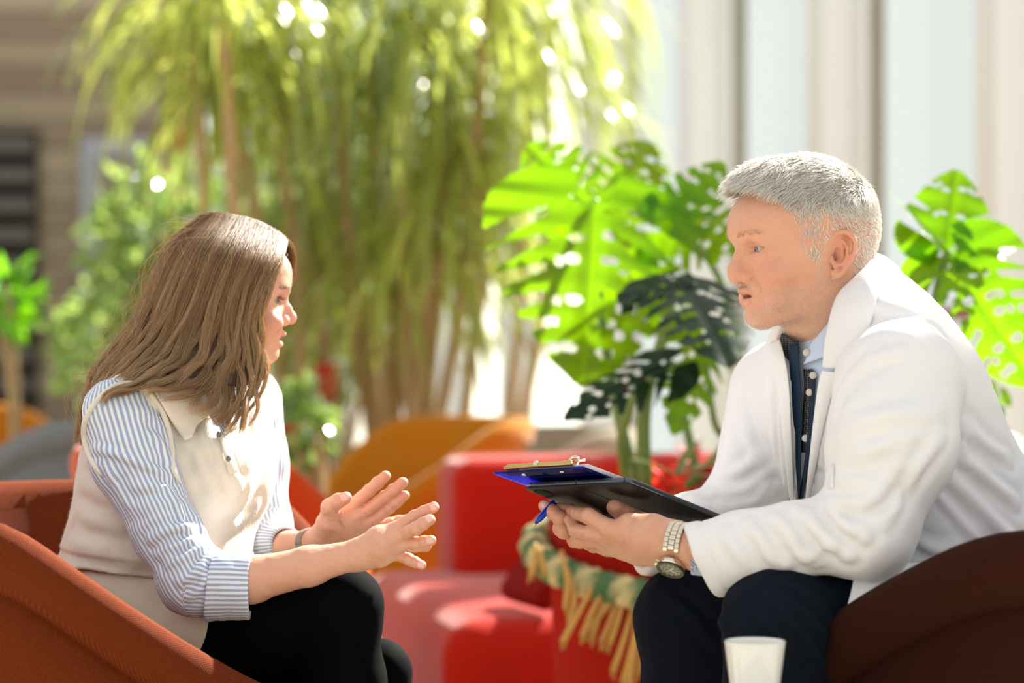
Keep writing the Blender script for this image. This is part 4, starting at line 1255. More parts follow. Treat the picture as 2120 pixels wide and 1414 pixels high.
# the parts of the body under the clothes
TR = np.stack([nrm((-.86, -.39, -.30)), nrm((.41, -.91, 0.0)), np.cross(nrm((-.86, -.39, -.30)), nrm((.41, -.91, 0.0)))], 1)
if TR[2, 2] < 0: TR[:, 2] *= -1
MS = dict(E1=P3(1795, 800, 3.33), E2=P3(1858, 960, 3.33), E3=P3(1925, 1140, 3.36), shN=P3(1868, 800, 3.13), elN=P3(1792, 1098, 3.07), wrN=P3(1455, 1136, 3.12),
          shF=P3(1625, 820, 3.50), elF=P3(1555, 1052, 3.52), wrF=P3(1330, 1118, 3.42),
          hipN=P3(1930, 1310, 3.24), knN=P3(1606, 1290, 3.08), anN=P3(1600, 1720, 3.12), hipF=P3(1890, 1300, 3.46), knF=P3(1427, 1285, 3.40), anF=P3(1440, 1720, 3.42))
def man_under(P):
    s = MS
    d = smin(ell(P, s['E1'], (.10, .16, .13), TR), ell(P, s['E2'], (.11, .15, .15), TR), .05)
    d = smin(d, ell(P, s['E3'], (.12, .15, .14), TR), .05)
    d = smin(d, cap(P, HC + np.array([.03, 0, -.09]), NB, .05, .055), .04)
    for a, b, c in (('shN', 'elN', 'wrN'), ('shF', 'elF', 'wrF')):
        d = smin(d, chain(P, [s[a], s[b], s[c]], [.05, .038, .024], .02), .03)
    for a, b, c in (('hipN', 'knN', 'anN'), ('hipF', 'knF', 'anF')):
        d = smin(d, chain(P, [s[a], s[b], s[c]], [.07, .045, .035], .02), .03)
    return d
v, q = surface(man_under, (.1, 2.9, .25), (.95, 3.8, 1.05), 0.012)
parts.append((v, q, {'skin': np.zeros((len(v), 3)), 'nail': np.zeros(len(v))}))
V_, Q_, A_ = join(parts)
put('body', mk_mesh('body', V_, Q_, A_), M['skin_m'], man)
M['eye_m'] = eye_material('blue_grey_eye', (96, 112, 124))
eye_parts(man, HC, HR, mp, M['eye_m'], look=(1, 0.02, -0.18))

# ---------------------------------------------------------------- hair, short and white
M['white_hair'] = material('white_hair', (236, 232, 222), 0.45, spec=0.4)
def _wh():
    N, L, b = nodes(M['white_hair']); a = attr_node(N, 'tone').outputs['Fac']
    L.new(mix_node(N, L, a, lin((226, 220, 208)), lin((252, 250, 246))), b.inputs['Base Color'])
_wh()
translucent(M['white_hair'], lin((250, 248, 240)), .18)
Nh = normals(Vh, Qh)
nq = Nh @ HR
def hairline(q):
    """positive inside the hair region"""
    x, y, z = q[:, 0], np.abs(q[:, 1]), q[:, 2]
    front = 0.082 - 0.55 * np.maximum(0, 0.088 - z) - 0.10 * np.clip((y - .03) / .04, 0, 1) * 0  # recedes with lower z
    fx = np.interp(z, [-.06, -.03, 0.0, .012, .03, .05, .068, .082, .10, .13], [-.045, -.010, .044, .046, .052, .060, .066, .072, .090, .12])
    low = np.interp(x, [-.12, -.06, -.03, -.012, .0, .03], [-.055, -.05, -.03, .03, .015, -.012])
    return np.minimum(fx - x, z - low)
hl = hairline(qh)
ok = (hl > 0) & (nq[:, 2] > -.5)
nearear = ((qh[:, 0] + .002) / .024) ** 2 + ((qh[:, 2] - .003) / .036) ** 2 < 1
ok &= ~(nearear & (np.abs(qh[:, 1]) > .068))
ii = np.where(ok)[0]
wt_ = 1.0 + 1.6 * (qh[ii][:, 2] > .055); sel = rng.choice(ii, 28000, p=wt_ / wt_.sum())
m_ = 7
q0 = qh[sel] + rng.normal(0, .0008, (len(sel), 3)); n0 = nq[sel]
top = np.clip((q0[:, 2] - .062) / .035, 0, 1) * np.clip((q0[:, 0] + .10) / .06, 0.25, 1)
fr_ = np.clip((q0[:, 0] - .02) / .05, 0, 1) * top
length = (0.0065 + 0.026 * top + .016 * fr_) * rng.uniform(.75, 1.15, len(sel))
length = np.where(hl[sel] < .006, length * np.where(top > .4, .8, .55), length)
d_top = np.stack([1.0 + 0 * top, 0.45 + 0.25 * np.sin(q0[:, 0] * 60), 0.0 + 0 * top], 1)
d_side = np.stack([.15 - 1.0 * np.clip((.03 - q0[:, 0]) / .05, 0, 1), 0 * top, -.9 + 0 * top], 1)
dv_ = d_top * top[:, None] + d_side * (1 - top)[:, None]
cl = np.stack([np.sin(q0 @ np.array([230, 90, 190.])), np.sin(q0 @ np.array([-110, 250, 150.]) + 2), np.sin(q0 @ np.array([160, -190, 130.]) + 4)], 1)
dv_ = dv_ + 0.30 * cl + rng.normal(0, .13, dv_.shape)
dv_ = dv_ - n0 * (dv_ * n0).sum(1)[:, None]; dv_ /= np.linalg.norm(dv_, axis=1)[:, None]
P_ = []
for k in range(m_):
    t = k / (m_ - 1)
    lf2 = (.42 * (t - .5 * t * t))
    out = n0 * lf2 * length[:, None]
    quiff = fr_[:, None] * np.array([0.25, 0.0, .42]) * (t - .55 * t * t) * length[:, None]
    P_.append(q0 + out + dv_ * length[:, None] * t * .95 + quiff)
L0 = np.stack(P_, 1) @ HR.T + HC
strands('hair', L0, 0.00034, M['white_hair'], man, attr=rng.uniform(0.1, 1, len(sel)))
# scalp layer so that the skin does not shine through
hm = (ok & (qh[:, 2] > .060 + .25 * np.clip(qh[:, 0], 0, 1)))[Qh].all(1)
us = np.unique(Qh[hm]); rm = np.full(len(Vh), -1); rm[us] = np.arange(len(us))
th_ = np.clip(np.minimum(hl[us] / .02, (qh[us][:, 2] - .062 - .25 * np.clip(qh[us][:, 0], 0, 1)) / .03), 0, 1); th_ = -.0012 + .0042 * th_ * (3 - 2 * th_) * th_
put('hair_base', mk_mesh('hair_base', Vh[us] + Nh[us] * th_[:, None], rm[Qh[hm]], {'tone': np.full(len(us), .75)}), M['white_hair'], man)
# brows, stubble
def face_fur(owner, target, cond, n, length, r, dirv, mat, name, seed, lift=0.4, spread=.25):
    rg = np.random.default_rng(seed); Vt, qt, nt_, C0, R0 = target
    idx = np.where(cond)[0]
    if len(idx) == 0: return
    if name in ('eyebrows', 'eyelashes'):
        for sg in (-1, 1): face_fur(owner, target, cond & (qt[:, 1] * sg > 0), n // 2, length, r, dirv, mat, name[:-1] if name == 'eyebrows' else 'eyelash', seed + sg, lift, spread)
        return
    s = rg.choice(idx, n); q = qt[s] + rg.normal(0, .0007, (n, 3)); nn = nt_[s]
    d = np.array(dirv)[None] * np.stack([np.ones(n), np.sign(q[:, 1]), np.ones(n)], 1) + rg.normal(0, spread, (n, 3)); d = d - nn * (d * nn).sum(1)[:, None]; d /= np.linalg.norm(d, axis=1)[:, None]
    ln = length * rg.uniform(.6, 1.2, n)[:, None]
    L_ = np.stack([q + nn * lift * ln * t + d * ln * t for t in (0, .35, .7, 1.0)], 1) @ R0.T + C0
    strands(name, L_, r, mat, owner, attr=rg.uniform(0, 1, n))
tgt = (Vh, qh, nq, HC, HR)
ex, ez = mp['eye']; ay_ = np.abs(qh[:, 1])
brow = (np.abs(qh[:, 2] - (ez + .0185 + .12 * (ay_ - .012) - 6.0 * np.clip(ay_ - .036, 0, 1) ** 2)) < .0032) & (ay_ > .012) & (ay_ < .050) & (qh[:, 0] > .06)
M['blond_brow'] = material('pale_brow_hair', (190, 156, 122), 0.5)
face_fur(man, tgt, brow, 170, .0060, .00017, (-.3, 1.0, .15), M['blond_brow'], 'eyebrows', 4, .25)
stub = (qh[:, 2] < -.040) & (qh[:, 2] > -.115) & (qh[:, 0] > .0) & ((qh[:, 0] < .088) | (qh[:, 2] < -.07)) | ((qh[:, 0] > .0) & (qh[:, 0] < .03) & (qh[:, 2] < .01) & (qh[:, 2] > -.11) & (ay_ > .05) & (nq[:, 0] > -.2))
stub |= (qh[:, 2] < -.034) & (qh[:, 2] > -.043) & (ay_ < .024) & (qh[:, 0] > .09)
stub &= ~(((qh[:, 0] + .002) / .020) ** 2 + ((qh[:, 2] - .003) / .034) ** 2 < 1)
face_fur(man, tgt, stub, 9500, .0021, .00011, (.1, .0, -1.0), M['white_hair'], 'stubble', 5, .5)

# ---------------------------------------------------------------- clothes
M['coat'] = cloth_material('white_cotton_coat', (236, 236, 238), 0.8, 1500, .22, .30, 16)
translucent(M['coat'], lin((238, 238, 240)), 0.08)
def fold_line(P, a, b, w, depth):
    """a soft ridge along a segment"""
    return -depth * np.exp(-(cap(P, a, b, 0, 0) / w) ** 2)
def coat_torso(P):
    s = MS
    d = smin(ell(P, s['E1'], (.128, .190, .150), TR), ell(P, s['E2'], (.146, .182, .19), TR), .05)
    d = smin(d, ell(P, s['E3'] + np.array([.01, 0, 0]), (.158, .185, .175), TR), .05)
    d = smin(d, chain(P, [P3(1850, 700, 3.22), P3(1790, 650, 3.36), P3(1700, 740, 3.46)], [.060, .050, .055], .03), .05)
    # nape of the collar
    return smin(d, chain(P, [P3(1800, 640, 3.30), P3(1790, 600, 3.36)], [.06, .052], .03), .03)
def near_sleeve(P):
    s = MS
    n = chain(P, [s['shN'] + np.array([0, 0.02, 0]), P3(1846, 920, 3.10), s['elN']], [.086, .078, .060], .03)
    n2 = chain(P, [s['elN'], P3(1640, 1118, 3.09), P3(1545, 1134, 3.105), P3(1455, 1148, 3.125)], [.058, .042, .041, .0440], .03)
    return smin(n, n2, .03)
def far_sleeve(P):
    s = MS
    return smin(chain(P, [s['shF'], s['elF']], [.082, .064], .03), chain(P, [s['elF'], P3(1430, 1095, 3.46), P3(1345, 1128, 3.42)], [.058, .046, .044], .03), .03)
FN = fold_set(near_sleeve, k=1.3, rows=[
    ([(1548, 1082), (1572, 1112), (1592, 1150), (1620, 1172)], .0075, .0050), ([(1600, 1072), (1630, 1100), (1652, 1142), (1688, 1168)], .0080, .0056), ([(1655, 1052), (1682, 1082), (1712, 1122), (1752, 1150)], .0085, .0066),
    ([(1690, 1046), (1715, 1058), (1752, 1088), (1788, 1110)], .0080, .0062), ([(1700, 1022), (1735, 1040), (1790, 1040), (1850, 1010)], .0085, .0066), ([(1712, 990), (1760, 1005), (1820, 1000), (1885, 960)], .0110, .0042),
    ([(1500, 1100), (1515, 1130), (1540, 1165), (1560, 1185)], .0075, .0036), ([(1745, 900), (1800, 870), (1880, 850), (1940, 850)], .0120, .0034), ([(1740, 820), (1765, 780), (1810, 745), (1860, 725)], .0075, .0040),
    ([(1722, 860), (1742, 800), (1775, 755), (1820, 722)], .0070, .0036), ([(1950, 900), (1905, 970), (1860, 1040), (1830, 1080)], .0080, .0034), ([(1740, 950), (1800, 930), (1870, 915)], .0100, .0030), ([(1640, 1165), (1700, 1140), (1745, 1100)], .0080, .0030)])
FF = fold_set(far_sleeve, [([(1490, 985), (1530, 975), (1575, 940)], .0080, .0045), ([(1482, 1015), (1530, 1020), (1580, 1000)], .0080, .0050), ([(1500, 1045), (1550, 1040), (1598, 1015)], .0075, .0045), ([(1540, 880), (1560, 930), (1590, 970)], .0090, .0040),
    ([(1440, 1032), (1470, 1050), (1500, 1075)], .0070, .0040), ([(1560, 800), (1572, 850), (1590, 900)], .0080, .0035)])
FT = fold_set(coat_torso, k=1.3, rows=[([(1960, 985), (2000, 1020), (2060, 1080), (2110, 1130)], .0080, .0040), ([(1985, 940), (2040, 985), (2105, 1040)], .0080, .0040), ([(1930, 1010), (1990, 1080), (2060, 1160)], .0060, .0030), ([(1850, 1150), (1920, 1175), (1990, 1175), (2050, 1150)], .0110, .0075),
    ([(1880, 1120), (1930, 1140), (1985, 1140)], .0090, .0050), ([(2000, 880), (2045, 920), (2090, 950)], .0080, .0034), ([(1930, 690), (1975, 760), (1990, 850), (2000, 960)], .0060, .0026), ([(1612, 840), (1618, 930), (1628, 1020)], .0070, .0040), ([(1596, 780), (1600, 870), (1606, 960)], .0080, .0036),
    ([(1712, 830), (1704, 900), (1700, 960)], .0060, .0040), ([(1730, 800), (1722, 860), (1720, 920)], .0070, .0035)])
def shirt_sdf(P): return coat_torso(P) + 0.013
OPL = [(1692, 658), (1622, 690), (1630, 735), (1644, 784), (1647, 900), (1650, 1000), (1653, 1048)]
OPR = [(1746, 642), (1738, 690), (1712, 735), (1698, 784), (1686, 900), (1680, 1000), (1676, 1048)]
OPRAD = [.014, .020, .014, .011, .009, .007, .004]
OPG = [drape(coat_torso, [(l[0] + 6 + (r[0] - l[0] - 12) * t, l[1] + (r[1] - l[1]) * t) for l, r in zip(OPL, OPR)]) for t in (0, .2, .4, .6, .8, 1)]
OPP = OPG[2][1:]
TF = TR[:, 0] * (1 if TR[0, 0] < 0 else -1)
def coat_sdf(P):
    s = MS
    d = coat_torso(P)
    d = apply_folds(P, d, FT)
    for a, b in tf_seams: d = d - fold_line(P, a, b, .0035, .0022)
    d = smin(d, chain(P, LAPN, [.004] * len(LAPN), .003), .010)
    d = smin(d, chain(P, LAPF, [.004] * len(LAPF), .003), .010)
    # the front stands open over the shirt
    sl = None
    for ln_ in OPG:
        e = chain(P, list(ln_), [r + .004 for r in OPRAD], .002)
        sl = e if sl is None else np.minimum(sl, e)
    d = np.where(sl < .02, smax(d, -np.maximum(sl, -shirt_sdf(P) - .004), .003), d)
    n = apply_folds(P, near_sleeve(P), FN)
    cd = nrm(P3(1420, 1143, 3.125) - P3(1560, 1134, 3.105))
    cutn = nrm(cd + np.array([0.0, 0, -.36]))
    n = smin(n, cap(P, P3(1520, 1160, 3.11), P3(1492, 1196, 3.115), .036, .025), .02)
    cp = P3(1446, 1150, 3.125)
    cut = (P - cp.astype(np.float32)) @ cutn.astype(np.float32)
    n = n + 0.0016 * np.exp(-((cut + .022) / .002) ** 2)          # hem stitch of the cuff
    n = smax(n, cut, .004)
    n = smax(n, -cap(P, P3(1390, 1146, 3.135), P3(1456, 1146, 3.125), .0335, .0325), .003)
    f = apply_folds(P, far_sleeve(P), FF)
    cutf = (P - P3(1322, 1140, 3.42).astype(np.float32)) @ nrm(P3(1200, 1130, 3.40) - P3(1400, 1100, 3.45)).astype(np.float32)
    f = smax(f, cutf, .004); f = smax(f, -cap(P, P3(1280, 1125, 3.41), P3(1360, 1118, 3.43), .036, .036), .003)
    k = smin(d, f, .03)
    k = smin(k, n, .010)
    return k + 0.0016 * noise3(P, 0.11, 11, 2)
LAPN = drape(coat_torso, [(1713, 764), (1703, 800), (1690, 900), (1680, 980), (1674, 1045)], .002)
LAPF = drape(coat_torso, [(1640, 765), (1641, 800), (1646, 900), (1650, 980), (1655, 1045)], .002)
sm_ = drape(coat_torso, [(1808, 640), (1835, 665), (1860, 700)])
tf_seams = [(sm_[0], sm_[1]), (sm_[1], sm_[2])]
v, q = surface(coat_sdf, (.15, 2.90, .60), (.98, 3.80, 1.24), 0.0034, L=2.8)
v0 = v[:, 0]
put('coat', mk_mesh('coat', v, q), M['coat'], man)

# shirt front under the open coat
M['shirt_m'] = cloth_material('pale_blue_shirt', (190, 205, 228), 0.75, 1600, .2, .25, 18)
def shirt_part(P):
    d = shirt_sdf(P)
    c = ell(P, OPP[2], (.11, .12, .24))
    d = smax(d, c, .01)
    return smax(d, -cap(P, NB + np.array([-.012, 0, -.06]), HC + np.array([.01, 0, -.03]), .050, .056), .004)
v, q = surface(shirt_part, OPP[2] - np.array([.14, .15, .27]), OPP[2] + np.array([.16, .16, .2]), 0.004)
put('shirt', mk_mesh('shirt', v, q), M['shirt_m'], man)
def grid(rows): return np.array([[P3(*c) for c in r] for r in rows])
def neckring(P): return smin(man_head(P), shirt_sdf(P), .01)
# shirt collar: pale outside leaf, dark dotted lining seen on the far leaf
def dots(name):
    m = material(name, (18, 22, 30), 0.7)
    N, L, b = nodes(m); c = coords(N)
    vo = N.new('ShaderNodeTexVoronoi'); vo.inputs['Scale'].default_value = 330; vo.inputs['Randomness'].default_value = 0.0; L.new(c, vo.inputs['Vector'])
    lt = math_node(N, L, 'LESS_THAN', vo.outputs['Distance'], 0.26)
    L.new(mix_node(N, L, lt, lin((16, 20, 28)), lin((150, 156, 164))), b.inputs['Base Color'])
    return m
M['dots'] = dots('black_dotted_lining')
G = drape(neckring, [[(1772, 578), (1748, 626), (1716, 676), (1686, 716)], [(1768, 604), (1752, 650), (1722, 700), (1680, 738)], [(1765, 640), (1748, 690), (1722, 735), (1672, 756)]], .0075)
solid_patch('shirt_collar', G, 18, 30, .0028, M['shirt_m'], man)
G = drape(neckring, [[(1664, 704), (1645, 694), (1624, 688)], [(1665, 730), (1642, 722), (1617, 705)], [(1664, 775), (1652, 758), (1626, 728)]], .0085)
solid_patch('shirt_collar', G, 16, 18, .003, M['dots'], man)
G = drape(shirt_sdf, [[(1688, 765), (1676, 765), (1668, 765)], [(1690, 800), (1680, 800), (1670, 800)], [(1682, 860), (1674, 860), (1667, 860)], [(1676, 935), (1670, 935), (1664, 935)]], .004)
solid_patch('shirt_placket', G, 30, 6, .002, M['dots'], man)
for px, py in ((1683, 734), (1691, 778), (1684, 812), (1676, 905)):
    c = drape(neckring if py < 740 else shirt_sdf, [(px, py)], .0115 if py < 740 else .0068)[0]; nn = nrm(np.array([-.3, -.9, .1])); mb = MB()
    Rb = frame(nn, (0, 0, 1)); mb.tube([c - nn * .001, c, c + nn * .0012], [.0050, .0052, .0040], 16); mb.build('shirt_button', material('pearl_button', (200, 190, 178), .3), man)
# navy lanyard
M['navy'] = cloth_material('navy_ribbon', (16, 40, 62), 0.7, 1500, .3, .1, 30)
G = drape(neckring, [[(1670, 716), (1652, 712)], [(1670, 760), (1650, 752)], [(1672, 840), (1652, 840)], [(1671, 940), (1652, 940)], [(1673, 1000), (1653, 1000)], [(1674, 1046), (1654, 1046)]], [.014, .014, .012, .012, .010, .010, .010, .010, .012, .012, .016, .016])
solid_patch('lanyard', G, 60, 8, .0012, M['navy'], man)
G = drape(shirt_sdf, [[(1695, 784), (1687, 784)], [(1690, 860), (1682, 860)], [(1684, 950), (1676, 950)], [(1678, 1035), (1670, 1035)]], [.006, .006, .006, .006, .008, .008, .013, .013])
solid_patch('lanyard', G, 50, 5, .0012, M['navy'], man)

# coat collar and lapel panels
def coat_all(P): return smin(coat_torso(P), man_head(P), .008)
G = drape(coat_all, [[(1784, 552), (1760, 592), (1741, 632), (1722, 700), (1712, 762)], [(1800, 556), (1785, 600), (1770, 650), (1748, 710), (1728, 763)],
                     [(1814, 568), (1806, 612), (1794, 660), (1774, 715), (1744, 761)], [(1822, 585), (1817, 625), (1806, 668), (1786, 712), (1757, 758)]],
          np.array([[.013, .014, .013, .011, .009], [.016, .016, .014, .012, .008], [.013, .012, .010, .008, .006], [.006, .005, .004, .004, .003]]).ravel())
Gy = G[..., 1].copy(); Gy[:, 1:-1] = .25 * Gy[:, :-2] + .5 * Gy[:, 1:-1] + .25 * Gy[:, 2:]; Gs = np.minimum(Gy / G[..., 1], 1.0); G = np.stack([G[..., 0] * Gs, G[..., 1] * Gs, CAMZ + (G[..., 2] - CAMZ) * Gs], -1)
solid_patch('coat_collar', G, 26, 40, .0032, M['coat'], man)
G = drape(coat_torso, [[(1708, 768), (1700, 800), (1690, 880), (1682, 960), (1674, 1042)], [(1724, 770), (1716, 805), (1702, 880), (1690, 960), (1677, 1044)], [(1742, 770), (1726, 815), (1708, 890), (1694, 965), (1680, 1046)]],
          np.array([[.006] * 5, [.009, .009, .008, .007, .006], [.004] * 5]).ravel())
solid_patch('coat_lapel', G, 14, 60, .003, M['coat'], man)
G = drape(coat_torso, [[(1622, 705), (1632, 742), (1641, 800), (1646, 900), (1653, 1040)], [(1606, 715), (1612, 750), (1628, 820), (1637, 910), (1650, 1040)], [(1600, 730), (1602, 772), (1614, 806), (1630, 915), (1648, 1040)]],
          np.array([[.006] * 5, [.009] * 5, [.004] * 5]).ravel())
solid_patch('coat_lapel', G, 14, 60, .003, M['coat'], man)
G = drape(coat_sdf, [[(1706, 962), (1716, 966), (1728, 960)], [(1708, 985), (1718, 988), (1728, 985)], [(1712, 1008), (1718, 1012), (1727, 1012)]], .0006)
solid_patch('chest_pocket', G, 12, 12, .0014, M['coat'], man)
# skirt of the coat falling over the thigh and into the chair
G = grid([[(1768, 1170, 3.08), (1840, 1165, 3.12), (1930, 1165, 3.17), (2040, 1165, 3.2)],
          [(1766, 1205, 3.06), (1836, 1200, 3.06), (1915, 1205, 3.06), (2030, 1205, 3.08)],
          [(1752, 1262, 3.04), (1810, 1272, 3.03), (1890, 1290, 3.03), (2010, 1260, 3.03)],
          [(1728, 1325, 3.045), (1785, 1345, 3.04), (1860, 1370, 3.04), (1990, 1350, 3.04)],
          [(1718, 1370, 3.10), (1775, 1400, 3.10), (1850, 1430, 3.10), (1970, 1440, 3.10)]])
solid_patch('coat_skirt', G, 60, 60, .003, M['coat'], man, fold=lambda u, v: .004 * np.sin(v * 9 + u * 3) * u + .003 * np.sin(v * 17 - u * 5) * u)

# trousers
M['trouser_m'] = lower_spec(cloth_material('dark_navy_trousers', (17, 23, 33), 0.85, 1500, .35, .3, 20), .08)
def trousers_0(P):
    s = MS
    a = chain(P, [s['hipN'], P3(1760, 1288, 3.16), s['knN'], P3(1598, 1440, 3.10), s['anN']], [.098, .082, .0655, .058, .05], .03)
    b = chain(P, [s['hipF'], P3(1640, 1290, 3.44), s['knF'], P3(1430, 1440, 3.41), s['anF']], [.098, .085, .072, .064, .05], .03)
    d = smin(a, b, .012)
    return smin(d, ell(P, P3(1930, 1300, 3.35), (.15, .18, .12)), .04)
LF_ = fold_set(trousers_0, [([(1575, 1235), (1625, 1275), (1680, 1330), (1700, 1380)], .0075, .0050), ([(1600, 1225), (1660, 1262), (1720, 1320)], .0070, .0050), ([(1560, 1265), (1610, 1310), (1660, 1370)], .0075, .0046), ([(1650, 1222), (1700, 1250), (1740, 1300)], .0065, .0044),
    ([(1530, 1300), (1590, 1345), (1640, 1400)], .0080, .0040), ([(1380, 1225), (1430, 1270), (1480, 1330)], .0080, .0046), ([(1400, 1205), (1450, 1240), (1495, 1290)], .0075, .0040), ([(1615, 1200), (1680, 1225), (1750, 1262)], .0060, .0036)])
def trousers_m(P):
    d = apply_folds(P, trousers_0(P), LF_)
    return d + .001 * noise3(P, .06, 5, 2)
v, q = surface(trousers_m, (.12, 2.9, .26), (.92, 3.75, .80), 0.0042)
put('trousers', mk_mesh('trousers', v, q), M['trouser_m'], man)
# shoes
M['shoe'] = material('black_leather', (18, 16, 16), .35)
for a in ('anN', 'anF'):
    c = MS[a]; 
    def shoe(P, c=c): return smax(smin(ell(P, (c[0] - .07, c[1] - .02, .055), (.14, .05, .05)), cap(P, (c[0], c[1], .06), (c[0], c[1], .14), .048, .045), .03), .004 - P[:, 2], .005)
    v, q = surface(shoe, (c[0] - .24, c[1] - .1, -.01), (c[0] + .1, c[1] + .1, .22), .006)
    put('shoe', mk_mesh('shoe', v, q), M['shoe'], man)
for a in ('anN', 'anF'):
    def shins(P): return chain(P, [MS[a] + np.array([0, 0, .05]), (MS[a][0], MS[a][1], .1)], [.05, .045], .01)
    v, q = surface(shins, (.1, 2.95, .02), (.6, 3.6, .5), .008)
    put('trouser_hem', mk_mesh('trouser_hem', v, q), M['trouser_m'], man)
# shirt cuff at the near wrist
def scuff(P):
    d = cap(P, P3(1480, 1144, 3.125), P3(1429, 1140, 3.142), .0318, .0312)
    d = smax(d, (P - P3(1436, 1140, 3.135).astype(np.float32)) @ nrm(P3(1420, 1143, 3.125) - P3(1560, 1128, 3.105) + np.array([0, 0, .02])).astype(np.float32), .002)
    return smax(d, -cap(P, P3(1500, 1144, 3.12), P3(1400, 1138, 3.147), .0290, .0286), .001)
v, q = surface(scuff, P3(1410, 1220, 3.2) - np.array([0, .12, 0]), P3(1500, 1060, 3.2) + np.array([0, .06, 0]), .0022)
put('shirt_cuff', mk_mesh('shirt_cuff', v, q), M['shirt_m'], man)

# wristwatch
M['steel'] = material('brushed_steel', (214, 206, 188), 0.22, 1.0)
M['steel_d'] = material('dark_steel', (70, 66, 58), 0.3, 1.0)
M['dial'] = material('black_dial', (14, 13, 12), 0.25)
ww = empty('wristwatch', (0, 0, 0), parent=man); ww.matrix_parent_inverse = Matrix.Translation(man.location).inverted(); ww['label'] = 'steel wristwatch with a black dial'
wc = P3(1404, 1130, 3.15); wa = nrm(P3(1340, 1118, 3.165) - P3(1440, 1133, 3.14)); 
w_dn = nrm(np.array([0.02, -.62, -.78])); w_dn = nrm(w_dn - wa * (w_dn @ wa)); w_sd = np.cross(wa, w_dn)
def wput(mb, name, mat, sharp=True):
    me = mk_mesh(name, np.vstack(mb.V), mb.F); o = put(name, me, mat, None); o.parent = ww
    if sharp: auto_sharp(o)
    return o
br = MB(); n_l = 30
for k in range(n_l):
    a_ = 2 * math.pi * k / n_l
    if math.cos(a_) > .80: continue
    rr_ = .0304
    rad = math.cos(a_) * w_dn + math.sin(a_) * w_sd
    tan = -math.sin(a_) * w_dn + math.cos(a_) * w_sd
    for off_, wd in ((-.0077, .0062), (0, .0084), (.0077, .0062)):
        sh_ = .5 * (.0063) if off_ == 0 else 0
        a2 = a_ + sh_ / rr_
        rad2 = math.cos(a2) * w_dn + math.sin(a2) * w_sd; tan2 = -math.sin(a2) * w_dn + math.cos(a2) * w_sd
        br.rbox(wc + rad2 * rr_ + wa * off_, (wd, .0061, .0030), .0008, np.stack([wa, tan2, rad2], 1), 2)
wput(br, 'bracelet', M['steel'])
dc = wc + w_dn * .0305
Wf = np.stack([wa, np.cross(w_dn, wa), w_dn], 1)
def disc(c, prof, n=48):
    m_ = MB(); m_.lathe((0, 0, 0), prof, n); V2 = np.vstack(m_.V) @ Wf.T + c; r_ = MB(); r_.add(V2, m_.F); return r_
wput(disc(dc, [(.001, -.004), (.0165, -.004), (.0185, -.001), (.0185, .004), (.0170, .0058), (.001, .0058)]), 'case', M['steel'])
wput(disc(dc, [(.0150, .0056), (.0186, .0058), (.0190, .0070), (.0182, .0082), (.0150, .0080)]), 'bezel', M['steel_d'])
wput(disc(dc, [(.0001, .0066), (.0150, .0066)]), 'dial', M['dial'])
mk = MB()
for k in range(12):
    a_ = k * math.pi / 6; mk.box(dc + Wf @ np.array([.0122 * math.cos(a_), .0122 * math.sin(a_), .0070]), (.0030, .0007, .0005), Wf @ np.array([[math.cos(a_), -math.sin(a_), 0], [math.sin(a_), math.cos(a_), 0], [0, 0, 1]]))
for a_, l_ in ((.6, .0075), (2.4, .011), (4.0, .010)):
    mk.box(dc + Wf @ np.array([l_ / 2 * math.cos(a_), l_ / 2 * math.sin(a_), .0073]), (l_, .0008, .0004), Wf @ np.array([[math.cos(a_), -math.sin(a_), 0], [math.sin(a_), math.cos(a_), 0], [0, 0, 1]]))
wput(mk, 'dial_marks', M['steel'])
rg_ = MB()
for cx, cy in ((.0055, 0), (-.0055, 0), (0, -.006)):
    for k in range(20):
        a_ = k * math.pi / 10; rg_.box(dc + Wf @ np.array([cx + .0032 * math.cos(a_), cy + .0032 * math.sin(a_), .0069]), (.0004, .0011, .0003), Wf @ np.array([[math.cos(a_), -math.sin(a_), 0], [math.sin(a_), math.cos(a_), 0], [0, 0, 1]]))
wput(rg_, 'subdial_rings', M['steel'])
gl_ = disc(dc, [(.0001, .0080), (.0150, .0078)]); wput(gl_, 'watch_glass', M['glass'])
kn = MB()
for s_ in (-1, 0, 1):
    c = dc + Wf @ np.array([.0195 * math.cos(s_ * .5), .0195 * math.sin(s_ * .5), .001]); d_ = Wf @ np.array([math.cos(s_ * .5), math.sin(s_ * .5), 0])
    kn.tube([c - d_ * .002, c + d_ * .0028], .0018 if s_ else .0026, 12)
wput(kn, 'crown_and_pushers', M['steel'])
